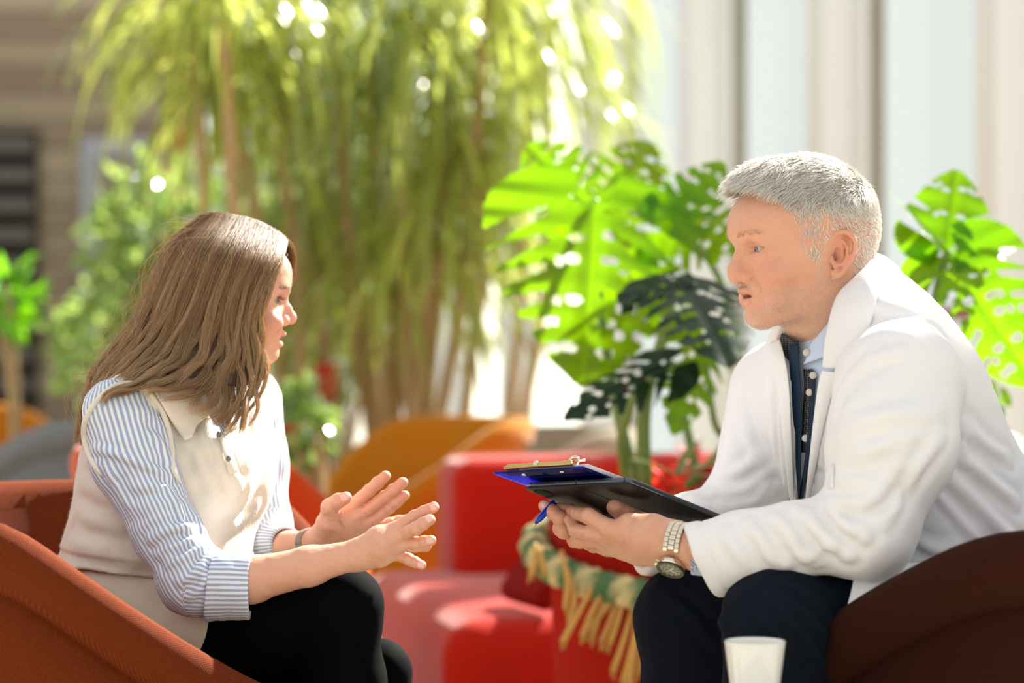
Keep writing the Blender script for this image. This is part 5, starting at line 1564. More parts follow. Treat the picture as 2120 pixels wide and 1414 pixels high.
# ================================================================ THE WOMAN
woman = empty('person', (-0.45, 3.45, 0.0))
tag(woman, 'long haired woman in a cream knitted vest and striped shirt gesturing with both hands', 'person')
WC = P3(455, 637, 3.50)
yw = R_(8)
WR = np.array([[math.cos(yw), math.sin(yw), 0.0], [math.sin(yw), -math.cos(yw), 0.0], [0.0, 0.0, 1.0]])
wp = dict(prof=[(-.12, .045), (-.09, .056), (-.0818, .0664), (-.0783, .0775), (-.0699, .0820), (-.0608, .0815), (-.051, .0865), (-.044, .0880), (-.0364, .0905), (-.0259, .0905), (-.0136, .0890), (0, .0885), (.0147, .0915), (.0203, .0955), (.03, .098), (.043, .0996), (.054, .101), (.08, .098), (.11, .08)],
          chin_z=-.0818, chin_x=.0825, w=.93, eye=(.0705, .0095), open=.0032, lipk=1.0, jaw_slope=-.38,
          cr_c=(.010, 0, .040), cr_r=(.089, .069, .080), ear=False,
          nose=dict(pts=[(.0895, 0, .0135), (.0970, 0, -.001), (.1032, 0, -.0138), (.1024, 0, -.0172)], r=[.0056, .0058, .0066, .0068], ala=(.0925, -.0205, .0062)),
          lips=dict(ux=.0960, uz=-.0380, lx=.0915, lz=-.0530, r=.0042, cx=.0775, cz=-.0460, mz=-.0455, gap=.0024))
M['skin_w'] = skin_material('fair_skin', (218, 172, 147), (216, 138, 114), (200, 112, 108), (100, 50, 42))
_wf = head_sdf(wp)
WN = P3(405, 810, 3.47)
def woman_head(P):
    q = (P - WC.astype(np.float32)) @ WR.astype(np.float32)
    d = _wf(q)
    return smin(d, chain(P, [WC + WR @ np.array([-.02, 0, -.03]), WC + WR @ np.array([-.028, 0, -.085]), WN, WN + np.array([-.01, 0, -.06])], [.050, .046, .050, .07], .02), .02)
Vw, Qw = surface(woman_head, WC + np.array([-.16, -.12, -.24]), WC + np.array([.15, .13, .15]), 0.0017)
qw = (Vw - WC) @ WR
wparts = [(Vw, Qw, {'skin': head_paint(qw, wp), 'nail': np.zeros(len(Vw))})]
Wn = dict(
    arm=([P3(400, 1205, 3.27), P3(520, 1200, 3.26), P3(640, 1172, 3.255), P3(738, 1148, 3.25)], [.034, .0305, .0255, .0195]),
    palm=[([P3(742, 1138, 3.25), P3(785, 1112, 3.245), P3(824, 1092, 3.24)], [.015, .0150, .0110]), ([P3(742, 1146, 3.245), P3(790, 1122, 3.235), P3(830, 1107, 3.235)], [.016, .0165, .0115]),
          ([P3(742, 1154, 3.25), P3(792, 1140, 3.24), P3(834, 1128, 3.24)], [.016, .0160, .0110]), ([P3(740, 1160, 3.255), P3(785, 1152, 3.25), P3(820, 1147, 3.25)], [.0145, .0145, .0100])],
    fingers=[([P3(824, 1092, 3.24), P3(857, 1071, 3.235), P3(877, 1060, 3.23), P3(898, 1050, 3.228)], [.0092, .0088, .0081, .0073]),
             ([P3(830, 1107, 3.235), P3(861, 1094, 3.215), P3(876, 1084, 3.21), P3(890, 1076, 3.21)], [.0094, .0090, .0083, .0075]),
             ([P3(834, 1128, 3.24), P3(862, 1125, 3.23), P3(878, 1122, 3.225), P3(892, 1119, 3.222)], [.0094, .0086, .0080, .0072]),
             ([P3(820, 1147, 3.25), P3(845, 1158, 3.245), P3(858, 1164, 3.242), P3(873, 1170, 3.24)], [.0086, .0078, .0072, .0064]),
             ([P3(775, 1125, 3.27), P3(820, 1122, 3.30), P3(858, 1128, 3.32), P3(882, 1131, 3.325)], [.013, .0108, .0098, .0080])],
    nails=[(P3(900, 1048, 3.222), P3(905, 1048, 3.2) - P3(880, 1058, 3.2), (0.1, -.95, .3), .0060, .0048), (P3(890, 1072, 3.204), P3(900, 1070, 3.2) - P3(880, 1082, 3.2), (0.1, -.95, .3), .0055, .0048),
           (P3(891, 1118, 3.216), P3(900, 1118, 3.2) - P3(880, 1121, 3.2), (0, -1, .2), .0055, .0048), (P3(872, 1169, 3.234), P3(880, 1172, 3.2) - P3(860, 1165, 3.2), (0, -1, .2), .0050, .0042)],
    kf=.004, redk=.9, web=.008, kp=.008)
Wf_ = dict(
    arm=([P3(540, 1150, 3.56), P3(600, 1137, 3.51), P3(656, 1122, 3.465)], [.030, .0245, .0185]),
    palm=[([P3(660, 1112, 3.46), P3(700, 1075, 3.455), P3(735, 1042, 3.45)], [.016, .0145, .0100]), ([P3(662, 1118, 3.46), P3(710, 1085, 3.455), P3(757, 1060, 3.45)], [.016, .0150, .0100]),
          ([P3(662, 1122, 3.46), P3(715, 1096, 3.46), P3(770, 1079, 3.455)], [.016, .0145, .0096]), ([P3(662, 1126, 3.465), P3(715, 1108, 3.465), P3(775, 1092, 3.465)], [.015, .0135, .0098]),
          ([P3(664, 1112, 3.455), P3(682, 1080, 3.44), P3(684, 1062, 3.432)], [.016, .0175, .0135])],
    fingers=[([P3(737, 1040, 3.45), P3(764, 1016, 3.445), P3(781, 1001, 3.44), P3(798, 986, 3.435)], [.0094, .0088, .0086, .0077]),
             ([P3(762, 1056, 3.45), P3(796, 1029, 3.445), P3(814, 1015, 3.44), P3(834, 999, 3.435)], [.0092, .0086, .0085, .0076]),
             ([P3(774, 1077, 3.455), P3(805, 1052, 3.45), P3(819, 1041, 3.445), P3(838, 1026, 3.44)], [.0088, .0081, .0080, .0071]),
             ([P3(775, 1092, 3.465), P3(806, 1084, 3.47), P3(826, 1078, 3.475), P3(842, 1074, 3.475)], [.0096, .0082, .0074, .0062]),
             ([P3(684, 1062, 3.432), P3(683, 1050, 3.425), P3(700, 1037, 3.415), P3(716, 1031, 3.41)], [.0138, .0122, .0105, .0086])],
    nails=[(P3(714, 1028, 3.402), P3(724, 1028, 3.2) - P3(700, 1037, 3.2), (-.1, -.8, .6), .0065, .0052), (P3(803, 981, 3.436), P3(810, 976, 3.2) - P3(785, 998, 3.2), (.3, .5, .8), .005, .005), (P3(840, 997, 3.436), P3(846, 993, 3.2) - P3(818, 1011, 3.2), (.3, .5, .8), .005, .005)],
    cuts=[([P3(700, 1078, 3.432), P3(712, 1096, 3.437), P3(705, 1115, 3.442)], [.0008, .001, .0006], .004), ([P3(724, 1062, 3.436), P3(740, 1085, 3.44)], [.0006, .0006], .003)], kf=.0035, redk=1.0, web=.008, kp=.007)
for sp_, lo, hi in ((Wn, P3(385, 1260, 3.3), P3(920, 1030, 3.3)), (Wf_, P3(520, 1190, 3.5), P3(860, 965, 3.5))):
    f_ = hand_sdf(sp_)
    g_ = (lambda ff: (lambda P: ff(P) + 0.0003 * noise3(P, 0.018, 9, 2)))(f_)
    v, q = surface(g_, (lo[0], lo[1] - .12, lo[2]), (hi[0], hi[1] + .11, hi[2]), 0.0012)
    wparts.append((v, q, hand_paint(v, sp_)))
wf = nrm((.80, -.565, -.14)); ws_ = nrm((-.577, -.817, 0)); WT = np.stack([wf, ws_, np.cross(wf, ws_)], 1)
if WT[2, 2] < 0: WT[:, 2] *= -1
WS = dict(W1=P3(378, 905, 3.47), W2=P3(338, 1055, 3.47), W3=P3(318, 1215, 3.47), shN=P3(255, 868, 3.335), shF=P3(518, 835, 3.61))
def w_torso(P):
    s = WS
    d = smin(ell(P, s['W1'], (.103, .150, .135), WT), ell(P, s['W2'], (.112, .138, .15), WT), .05)
    d = smin(d, ell(P, s['W3'], (.120, .155, .12), WT), .05)
    d = smin(d, ell(P, P3(430, 985, 3.375), (.062, .062, .066), WT), .045)
    d = smin(d, ell(P, P3(468, 985, 3.505), (.058, .060, .064), WT), .045)
    d = smin(d, chain(P, [P3(270, 850, 3.345), P3(390, 800, 3.46), P3(515, 830, 3.60)], [.050, .045, .046], .03), .03)
    return d
def w_under(P):
    d = smin(w_torso(P) + .02, cap(P, WN + np.array([0, 0, .02]), WS['W1'], .058, .07), .02)
    d = smin(d, chain(P, [WS['shN'], P3(345, 1100, 3.29), P3(405, 1205, 3.27)], [.04, .034, .038], .01), .02)
    d = smin(d, chain(P, [WS['shF'], P3(530, 960, 3.60), P3(545, 1149, 3.557)], [.04, .03, .033], .01), .02)
    d = smin(d, chain(P, [P3(370, 1320, 3.40), P3(705, 1258, 3.30), P3(722, 1700, 3.31)], [.06, .038, .03], .01), .03)
    return smin(d, chain(P, [P3(400, 1390, 3.53), P3(778, 1392, 3.46), P3(790, 1800, 3.46)], [.06, .03, .028], .01), .03)
v, q = surface(w_under, (-.70, 3.15, .3), (-.1, 3.75, 1.05), 0.012)
wparts.append((v, q, {'skin': np.zeros((len(v), 3)), 'nail': np.zeros(len(v))}))
V_, Q_, A_ = join(wparts)
put('body', mk_mesh('body', V_, Q_, A_), M['skin_w'], woman)
M['eye_w'] = eye_material('grey_green_eye', (104, 112, 96))
eye_parts(woman, WC, WR, wp, M['eye_w'], look=(1, 0, -.05))
tgw = (Vw, qw, normals(Vw, Qw) @ WR, WC, WR)
ayw = np.abs(qw[:, 1]); ex, ez = wp['eye']
bw = (np.abs(qw[:, 2] - (ez + .0165 + .10 * (ayw - .012) - 5.0 * np.clip(ayw - .034, 0, 1) ** 2)) < .0022) & (ayw > .010) & (ayw < .046) & (qw[:, 0] > .05)
M['brown_brow'] = material('brown_brow_hair', (132, 98, 72), 0.5)
face_fur(woman, tgw, bw, 380, .0055, .00014, (-.3, 1.0, .12), M['brown_brow'], 'eyebrows', 14, .2)
lw = (np.abs(qw[:, 2] - (ez + .0048)) < .0016) & (ayw > .020) & (ayw < .044) & (qw[:, 0] > ex + .006)
M['lash'] = material('dark_lash', (34, 26, 22), 0.5)
face_fur(woman, tgw, lw, 80, .0070, .00016, (1.0, .4, -.25), M['lash'], 'eyelashes', 15, 1.2, .15)

# ---------------------------------------------------------------- striped shirt
def stripes(name):
    m = material(name, (236, 238, 243), 0.8, spec=0.25)
    N, L, b = nodes(m); a = attr_node(N, 'stripe').outputs['Fac']
    fr = math_node(N, L, 'FRACT', a)
    tri = math_node(N, L, 'ABSOLUTE', math_node(N, L, 'SUBTRACT', fr, 0.5))
    r = N.new('ShaderNodeMapRange'); r.inputs['From Min'].default_value = 0.22; r.inputs['From Max'].default_value = 0.29; L.new(tri, r.inputs['Value'])
    L.new(mix_node(N, L, r.outputs[0], lin((162, 180, 212)), lin((242, 243, 246))), b.inputs['Base Color'])
    cc = coords(N); h = noise_node(N, L, 24, 4, cc); bump_node(N, L, b, h, .25, .006)
    return m
M['stripe'] = stripes('blue_white_striped_cotton'); translucent(M['stripe'], lin((225, 232, 245)), .12)
def stripe_attr(pts, n, ref=(0, -1, 0), yaw0=0.0, along=False, pitch=.0066):
    pts = np.asarray(pts, float)
    def f(V):
        best = np.full(len(V), 1e9); out = np.zeros(len(V)); L0 = 0.0; T0 = None; Rf = None
        for i in range(len(pts) - 1):
            a, b = pts[i], pts[i + 1]; ba = b - a; Ln = np.linalg.norm(ba); T = ba / Ln
            r = np.array(ref, float) if Rf is None else Rf
            r = nrm(r - T * (r @ T)); Rf = r; B = np.cross(T, r)
            t = np.clip((V - a) @ T / Ln, 0 if i else -1, 1 if i < len(pts) - 2 else 2)
            w = V - a - t[:, None] * ba; d = np.linalg.norm(w, axis=1)
            ang = np.arctan2(w @ B, w @ r)
            val = (L0 + t * Ln) / pitch if along else ang / (2 * math.pi) * n + yaw0
            m = d < best; best[m] = d[m]; out[m] = val[m]; L0 += Ln
        return out
    return f
nA = [P3(252, 868, 3.335), P3(275, 950, 3.32), P3(345, 1100, 3.285), P3(402, 1200, 3.27), P3(470, 1212, 3.265)]
def sleeveN0(P): return chain(P, nA, [.059, .055, .0435, .0460, .0410], .02)
FSN = fold_set(sleeveN0, [([(192, 930), (240, 940), (300, 962), (352, 985)], .0055, .0050), ([(312, 1118), (350, 1095), (404, 1092)], .0060, .0070), ([(296, 1050), (330, 1040), (380, 1040)], .0070, .0036), ([(345, 1165), (385, 1150), (430, 1120)], .0060, .0060), ([(372, 1205), (400, 1190), (432, 1150)], .0055, .0050),
    ([(330, 1150), (365, 1130), (415, 1110)], .0060, .0046), ([(262, 1010), (300, 1006), (352, 1020)], .0070, .0034), ([(238, 872), (280, 850), (330, 870)], .0080, .0030), ([(215, 960), (240, 1010), (275, 1060)], .0070, .0040), ([(392, 1240), (415, 1215), (430, 1180)], .0050, .0045), ([(320, 900), (345, 935), (356, 985)], .0060, .0040), ([(350, 1010), (375, 1060), (395, 1110)], .0060, .0035)])
def sleeveN(P):
    d = apply_folds(P, sleeveN0(P), FSN)
    d = smax(d, -cap(P, P3(455, 1210, 3.265), P3(540, 1205, 3.265), .036, .038), .003)
    d = smax(d, P[:, 0] - P3(484, 1200, 3.265)[0], .002)
    return d + .0012 * noise3(P, .05, 21, 2)
v, q = surface(sleeveN, P3(165, 1300, 3.3) - np.array([0, .12, 0]), P3(540, 770, 3.3) + np.array([0, .16, 0]), .0030)
put('shirt_sleeve', mk_mesh('sleeve', v, q, {'stripe': stripe_attr(nA, 46)(v)}), M['stripe'], woman)
# turned-up cuff
cA = [P3(436, 1212, 3.265), P3(519, 1213, 3.265)]
def cuffN(P):
    d = cap(P, P3(432, 1212, 3.265), P3(540, 1213, 3.265), .0480, .0455)
    d = smax(d, P[:, 0] - P3(521, 1200, 3.265)[0] - .04 * (P[:, 2] - P3(0, 1212, 3.265)[2]), .0015); d = smax(d, P3(434, 1200, 3.265)[0] - P[:, 0] + .10 * (P[:, 2] - P3(0, 1212, 3.265)[2]), .0015)
    d = smax(d, -cap(P, P3(400, 1212, 3.265), P3(560, 1205, 3.265), .0390, .0375), .001)
    return d + .0010 * noise3(P, .04, 31, 2)
v, q = surface(cuffN, P3(425, 1300, 3.265) - np.array([0, .06, 0]), P3(530, 1130, 3.265) + np.array([0, .06, 0]), .0019)
put('shirt_cuff', mk_mesh('cuff', v, q, {'stripe': stripe_attr(cA, 42, yaw0=.3)(v)}), M['stripe'], woman)
fA = [P3(512, 838, 3.61), P3(526, 960, 3.60), P3(536, 1085, 3.58), P3(560, 1140, 3.545), P3(600, 1132, 3.51)]
def sleeveF(P):
    d = chain(P, fA, [.052, .048, .0455, .037, .0310], .02)
    for a, b, w, h in (((540, 970, 3.55), (580, 925, 3.55), .007, .006), ((540, 1000, 3.55), (585, 985, 3.55), .006, .005), ((520, 1130, 3.52), (600, 1100, 3.52), .006, .008), ((545, 860, 3.55), (570, 820, 3.57), .008, .004), ((510, 1150, 3.52), (590, 1120, 3.5), .005, .005)):
        d = d + fold_line(P, P3(*a), P3(*b), w, h)
    cd = nrm(P3(600, 1128, 3.51) - P3(540, 1140, 3.56))
    d = smax(d, (P - P3(596, 1130, 3.515).astype(np.float32)) @ cd.astype(np.float32), .003)
    d = smax(d, -cap(P, P3(575, 1136, 3.535), P3(650, 1122, 3.47), .027, .028), .002)
    return d + .001 * noise3(P, .05, 23, 2)
v, q = surface(sleeveF, P3(440, 1200, 3.5) - np.array([0, .05, 0]), P3(640, 760, 3.6) + np.array([0, .12, 0]), .0030)
put('shirt_sleeve', mk_mesh('sleeve', v, q, {'stripe': stripe_attr(fA, 44)(v)}), M['stripe'], woman)

# ---------------------------------------------------------------- knitted vest
def knit(name, c):
    m = material(name, c, 0.95, sheen=0.4, spec=0.1)
    N, L, b = nodes(m); cc = coords(N)
    w = N.new('ShaderNodeTexWave'); w.bands_direction = 'X'; w.inputs['Scale'].default_value = 110; w.inputs['Distortion'].default_value = 1.5; w.inputs['Detail Scale'].default_value = 4; L.new(cc, w.inputs['Vector'])
    nz = noise_node(N, L, 500, 3, cc); h = math_node(N, L, 'MULTIPLY_ADD', w.outputs['Fac'], .35, nz)
    L.new(mix_node(N, L, noise_node(N, L, 12, 3, cc), lin(c), lin(tuple(v - 12 for v in c))), b.inputs['Base Color'])
    bump_node(N, L, b, h, .35, .0012)
    return m
M['knit'] = knit('cream_knit', (232, 224, 210))
FV = fold_set(w_torso, [([(165, 1068), (200, 1080), (250, 1085)], .0110, .0045), ([(158, 1120), (200, 1138), (280, 1150)], .0110, .0050), ([(250, 1160), (320, 1165), (420, 1150)], .0090, .0040), ([(395, 905), (415, 950), (450, 1010)], .0085, .0050), ([(430, 900), (455, 950), (490, 1010)], .0080, .0045),
    ([(372, 1000), (410, 985), (450, 975)], .0090, .0050), ([(365, 960), (385, 1010), (405, 1070)], .0090, .0036), ([(495, 845), (505, 900), (512, 960)], .0080, .0045), ([(455, 1090), (490, 1080), (525, 1050)], .0100, .0036), ([(430, 860), (425, 910), (415, 960)], .0070, .0040), ([(170, 1000), (200, 1015), (235, 1040)], .0100, .0036)])
def vest_body(P):
    return apply_folds(P, w_torso(P) - .004, FV)
VO = [drape(w_torso, [(410 + t * 20, 780), (428 + t * 22, 820), (440 + t * 20, 850), (452 + t * 12, 880), (461 + t * 4, 902)]) for t in (-.2, .5, 1.2)]
def vest_sdf(P):
    d = vest_body(P)
    zc = P3(0, 1196, 3.33)[2]; sl = .10
    pl_ = zc - P[:, 2] - sl * (P[:, 0] - P3(300, 0, 3.3)[0])
    band = np.clip((pl_ + .022) / .004, 0, 1)
    d = d + .003 * band + .0006 * np.sin(P[:, 0] * 1400) * band
    d = smax(d, pl_, .003)
    d = smax(d, -cap(P, WC + np.array([.0, 0, -.06]), WN + np.array([.02, -.01, .0]), .056, .062), .006)
    for ln_ in VO: d = smax(d, -chain(P, list(ln_), [.022, .016, .011, .007, .003], .002), .003)
    return d + .0015 * noise3(P, .08, 41, 2)
v, q = surface(vest_sdf, (-.74, 3.20, .60), (-.30, 3.78, 1.06), .0032)
vest_o = put('vest', mk_mesh('vest', v, q), M['knit'], woman)
# fluff of the wool
nv_ = normals(v, q); s_ = rng.choice(len(v), 16000); n_ = nv_[s_]
dd = n_ + rng.normal(0, .7, n_.shape); dd /= np.linalg.norm(dd, axis=1)[:, None]
ln_ = rng.uniform(.0015, .0040, len(s_))[:, None]
Lf = np.stack([v[s_] + dd * ln_ * t + rng.normal(0, .0004, n_.shape) * t for t in (0, .5, 1.0)], 1)
M['fluff'] = material('wool_fluff', (244, 238, 228), .8); translucent(M['fluff'], lin((250, 246, 238)), .5)
strands('wool_fluff', Lf, .00009, M['fluff'], vest_o)
bpy.data.objects['wool_fluff'].matrix_parent_inverse = Matrix.Identity(4)
bpy.data.objects['wool_fluff'].parent = vest_o
bpy.data.objects['wool_fluff'].matrix_parent_inverse = (Matrix.Translation(woman.location) @ Matrix.Translation((0, 0, 0))).inverted() @ Matrix.Identity(4)
bpy.context.view_layer.update()
bpy.data.objects['wool_fluff'].matrix_parent_inverse = vest_o.matrix_world.inverted()
bpy.data.objects['wool_fluff']['kind'] = 'stuff'
def vs(P): return np.minimum(vest_body(P), sleeveN(P))
arm_ = drape(vs, [(214, 985), (198, 964), (186, 940), (177, 905), (180, 868), (205, 828), (240, 801), (278, 797), (306, 812), (330, 845), (347, 893), (353, 935), (356, 972), (372, 1002)], .002)
mb = MB(); mb.tube(catmull(arm_, 70), .0040 * np.sin(np.clip(np.linspace(0.02, 1, 70) * 12, 0, 1.57)) * np.sin(np.clip(np.linspace(1, 0.02, 70) * 12, 0, 1.57)), 10); mb.build('armhole_trim', M['knit'], woman)
G = drape(vest_body, [[(300, 800), (352, 790), (402, 796)], [(318, 828), (372, 822), (422, 836)], [(345, 868), (390, 860), (431, 864)], [(362, 890), (393, 893), (414, 886)], [(386, 916), (391, 914), (396, 910)]],
          np.array([[.010, .014, .014], [.010, .014, .012], [.008, .011, .010], [.007, .009, .009], [.007, .007, .007]]).ravel())
solid_patch('vest_collar', G, 36, 26, .005, M['knit'], woman)
G = drape(vest_body, [[(508, 800), (495, 790), (478, 800)], [(512, 830), (500, 825), (488, 832)], [(506, 860), (494, 858), (480, 856)], [(482, 890), (474, 890), (466, 888)], [(465, 906), (463, 906), (461, 904)]], .009)
solid_patch('vest_collar', G, 30, 16, .005, M['knit'], woman)
G = drape(vest_body, [[(452, 900), (462, 905), (472, 900)], [(456, 930), (467, 932), (478, 930)], [(463, 955), (473, 957), (484, 955)], [(470, 980), (479, 982), (488, 978)]], .005)
solid_patch('button_placket', G, 30, 10, .004, M['knit'], woman)
M['pearl'] = material('shell_button', (120, 112, 110), .3)
for px, py in ((449, 908), (466, 954), (452, 1243 - 200)):
    if py > 1000: continue
    c = drape(vest_body, [(px, py)], .0078)[0]; mb = MB(); mb.tube([c + wf * -.001, c + wf * .0016], [.0042, .0036], 14); mb.build('vest_button', M['pearl'], woman)
# shirt collar in the neck opening
def wn_(P): return smin(woman_head(P), w_torso(P) + .006, .01)
def grid_uv(n): return lambda V: {'stripe': V @ np.array([90.0, 20.0, -150.0])}
G = drape(wn_, [[(398, 782), (412, 784), (424, 790)], [(408, 812), (424, 812), (437, 814)], [(425, 842), (436, 842), (446, 842)]], .008)
solid_patch('shirt_collar', G, 20, 14, .0025, M['stripe'], woman, attr=grid_uv(0))
G = drape(wn_, [[(486, 806), (476, 812), (466, 822)], [(484, 830), (472, 836), (460, 842)], [(476, 856), (466, 862), (456, 866)], [(468, 885), (464, 888), (459, 890)]], .007)
solid_patch('shirt_collar', G, 20, 14, .0025, M['stripe'], woman, attr=grid_uv(0))
v, q = surface(lambda P: smax(w_torso(P) + .004, ell(P, VO[1][2], (.09, .09, .10)), .004), VO[1][2] - .1, VO[1][2] + .1, .004)
put('shirt_front', mk_mesh('shirt_front', v, q, {'stripe': v @ np.array([110.0, 110.0, 10.0])}), M['stripe'], woman)

# ---------------------------------------------------------------- skirt waist and black leggings
M['beige_cloth'] = cloth_material('beige_cotton', (216, 206, 188), .85, 1300, .25, .3, 20)
def waist(P):
    d = ell(P, WS['W3'] + np.array([.0, 0, -.015]), (.112, .147, .13), WT)
    d = smin(d, chain(P, [P3(345, 1290, 3.40), P3(420, 1290, 3.37)], [.085, .072], .02), .03)
    for a, b, w, h in (((310, 1228, 3.32), (365, 1236, 3.30), .004, .003), ((330, 1215, 3.32), (420, 1232, 3.28), .006, -.004)): d = d + fold_line(P, P3(*a), P3(*b), w, h)
    return smax(d, P[:, 2] - P3(0, 1190, 3.3)[2], .004) + .0015 * noise3(P, .06, 51, 2)
v, q = surface(waist, (-.74, 3.15, .40), (-.36, 3.75, .80), .005)
put('skirt_waist', mk_mesh('waist', v, q), M['beige_cloth'], woman)
c = drape(waist, [(358, 1243)], .002)[0]; mb = MB(); mb.tube([c, c + np.array([.1, -1, .1]) * .003], [.0075, .0068], 18); mb.build('waist_button', M['beige_cloth'], woman)
M['leggings'] = cloth_material('black_leggings', (5, 5, 6), .85, 1600, .15, .15, 20)
def legs(P):
    a = chain(P, [P3(405, 1325, 3.40), P3(560, 1290, 3.34), P3(706, 1256, 3.30), P3(716, 1420, 3.31), P3(722, 1700, 3.31)], [.082, .070, .0520, .050, .040], .03)
    b = chain(P, [P3(420, 1400, 3.54), P3(600, 1410, 3.50), P3(784, 1392, 3.455), P3(792, 1500, 3.46), P3(800, 1800, 3.46)], [.085, .065, .0410, .040, .035], .03)
    return smin(a, b, .006) + .0008 * noise3(P, .07, 61, 2)
v, q = surface(legs, (-.62, 3.15, .28), (-.10, 3.70, .80), .0045)
put('leggings', mk_mesh('leggings', v, q), M['leggings'], woman)
def calf(P):
    a0 = P3(722, 1700, 3.31); b0 = P3(800, 1800, 3.46)
    return smin(chain(P, [a0, (a0[0] + .03, a0[1], .16)], [.040, .03], .01), chain(P, [b0, (b0[0] - .02, b0[1], .08)], [.036, .03], .01), .004)
v, q = surface(calf, (-.35, 3.2, .05), (-.08, 3.6, .42), .006)
put('legging_calves', mk_mesh('calves', v, q), M['leggings'], woman)
for x, y, z in ((P3(722, 1700, 3.31)[0] + .05, 3.31, .12), (P3(800, 1800, 3.46)[0] + .02, 3.46, .035)):
    def shoe(P): return smax(smin(ell(P, (x + .05, y, z), (.115, .038, .035)), cap(P, (x - .02, y, z), (x - .02, y, z + .05), .034, .034), .02), .004 - P[:, 2] if z < .1 else P[:, 2] - 1, .004)
    v, q = surface(shoe, (x - .08, y - .06, z - .06), (x + .18, y + .06, z + .11), .005)
    put('shoe', mk_mesh('shoe', v, q), M['shoe'], woman)
# thin band on the far wrist
wa_ = nrm(P3(656, 1122, 3.465) - P3(600, 1137, 3.51)); c = P3(641, 1126, 3.477); u_ = nrm(np.cross(wa_, (0, 0, 1))); w2_ = np.cross(wa_, u_)
mb = MB()
for off in (-.0045, -.0015, .0015, .0045):
    mb.tube([c + wa_ * off + .0212 * (math.cos(t) * u_ + math.sin(t) * w2_) for t in np.linspace(0, 2 * math.pi, 40)], .0016, 6)
mb.build('wrist_band', material('grey_band', (150, 140, 132), .7), woman)

# ---------------------------------------------------------------- long wavy hair
GN = [  # hair guides on the near side, front to back
 [(593, 500, 3.50), (583, 540, 3.455), (563, 590, 3.425), (547, 645, 3.415), (548, 705, 3.405), (550, 765, 3.39), (534, 825, 3.36), (510, 880, 3.335)],
 [(578, 484, 3.50), (556, 545, 3.43), (528, 612, 3.41), (514, 680, 3.405), (520, 742, 3.395), (520, 795, 3.375), (500, 848, 3.345), (480, 900, 3.325)],
 [(548, 466, 3.50), (522, 535, 3.42), (494, 612, 3.402), (482, 690, 3.40), (488, 748, 3.39), (482, 800, 3.37), (462, 850, 3.34), (446, 880, 3.325)],
 [(520, 455, 3.50), (486, 527, 3.415), (454, 612, 3.395), (438, 690, 3.385), (420, 742, 3.365), (390, 778, 3.33), (345, 802, 3.295), (300, 818, 3.28)],
 [(490, 448, 3.50), (446, 520, 3.415), (408, 610, 3.395), (380, 690, 3.385), (352, 740, 3.36), (306, 774, 3.315), (258, 802, 3.285), (218, 838, 3.28)],
 [(462, 443, 3.50), (408, 512, 3.43), (366, 605, 3.405), (332, 685, 3.395), (292, 740, 3.37), (246, 782, 3.33), (206, 828, 3.31), (180, 900, 3.31)],
 [(438, 444, 3.505), (374, 508, 3.46), (332, 590, 3.435), (298, 668, 3.42), (258, 728, 3.40), (212, 776, 3.37), (178, 836, 3.35), (165, 925, 3.35)],
 [(418, 447, 3.51), (352, 500, 3.50), (315, 570, 3.50), (280, 645, 3.485), (245, 702, 3.46), (198, 760, 3.43), (168, 820, 3.42), (157, 905, 3.41)]]
GF = [
 [(418, 448, 3.515), (354, 504, 3.53), (320, 576, 3.55), (288, 655, 3.55), (256, 715, 3.55), (228, 775, 3.54), (195, 830, 3.53), (180, 890, 3.52)],
 [(440, 448, 3.52), (395, 510, 3.56), (365, 600, 3.585), (345, 690, 3.59), (325, 750, 3.60), (305, 800, 3.60), (290, 850, 3.60), (285, 900, 3.60)],
 [(480, 446, 3.52), (450, 520, 3.575), (430, 610, 3.60), (425, 690, 3.61), (425, 750, 3.62), (430, 800, 3.62), (430, 850, 3.62), (430, 890, 3.61)],
 [(535, 460, 3.52), (520, 530, 3.575), (510, 610, 3.595), (505, 690, 3.60), (510, 750, 3.60), (520, 800, 3.59), (520, 850, 3.57), (515, 890, 3.55)],
 [(575, 480, 3.51), (592, 510, 3.55), (592, 560, 3.575), (578, 620, 3.59), (560, 690, 3.59), (550, 750, 3.58), (540, 810, 3.56), (530, 860, 3.54)],
 [(590, 494, 3.505), (608, 515, 3.53), (613, 545, 3.55), (604, 585, 3.57), (585, 640, 3.585), (568, 700, 3.585), (556, 760, 3.57), (545, 815, 3.55)]]
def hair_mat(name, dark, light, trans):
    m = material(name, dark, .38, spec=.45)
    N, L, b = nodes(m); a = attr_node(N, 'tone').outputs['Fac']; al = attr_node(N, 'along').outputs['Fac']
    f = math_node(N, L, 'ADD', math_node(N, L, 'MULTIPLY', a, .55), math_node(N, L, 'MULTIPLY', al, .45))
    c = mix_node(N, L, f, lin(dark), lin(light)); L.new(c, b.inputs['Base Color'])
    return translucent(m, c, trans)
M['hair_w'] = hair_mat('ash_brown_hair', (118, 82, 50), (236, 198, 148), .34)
M['hair_wb'] = material('hair_under', (84, 60, 40), .6)
lower_spec(M['leggings'], .05)
def gsurf(G, off_in=0.0, n=64):
    A = np.array([[P3(*c) for c in r] for r in G]); return A
def hair_points(A, S, T):
    """bicubic lookup of the guide grid at strand position S (0-1) and length T"""
    ns, nt, _ = A.shape
    Bt = np.stack([catmull(A[i], 60) for i in range(ns)], 0)       # ns,60,3
    Bs = np.stack([catmull(Bt[:, j], 200) for j in range(60)], 1)  # 200,60,3
    i = np.clip(S * 199, 0, 198.999); j = np.clip(T * 59, 0, 58.999); i0 = i.astype(int); j0 = j.astype(int); u = (i - i0)[..., None]; w = (j - j0)[..., None]
    return (Bs[i0, j0] * (1 - u) + Bs[i0 + 1, j0] * u) * (1 - w) + (Bs[i0, j0 + 1] * (1 - u) + Bs[i0 + 1, j0 + 1] * u) * w
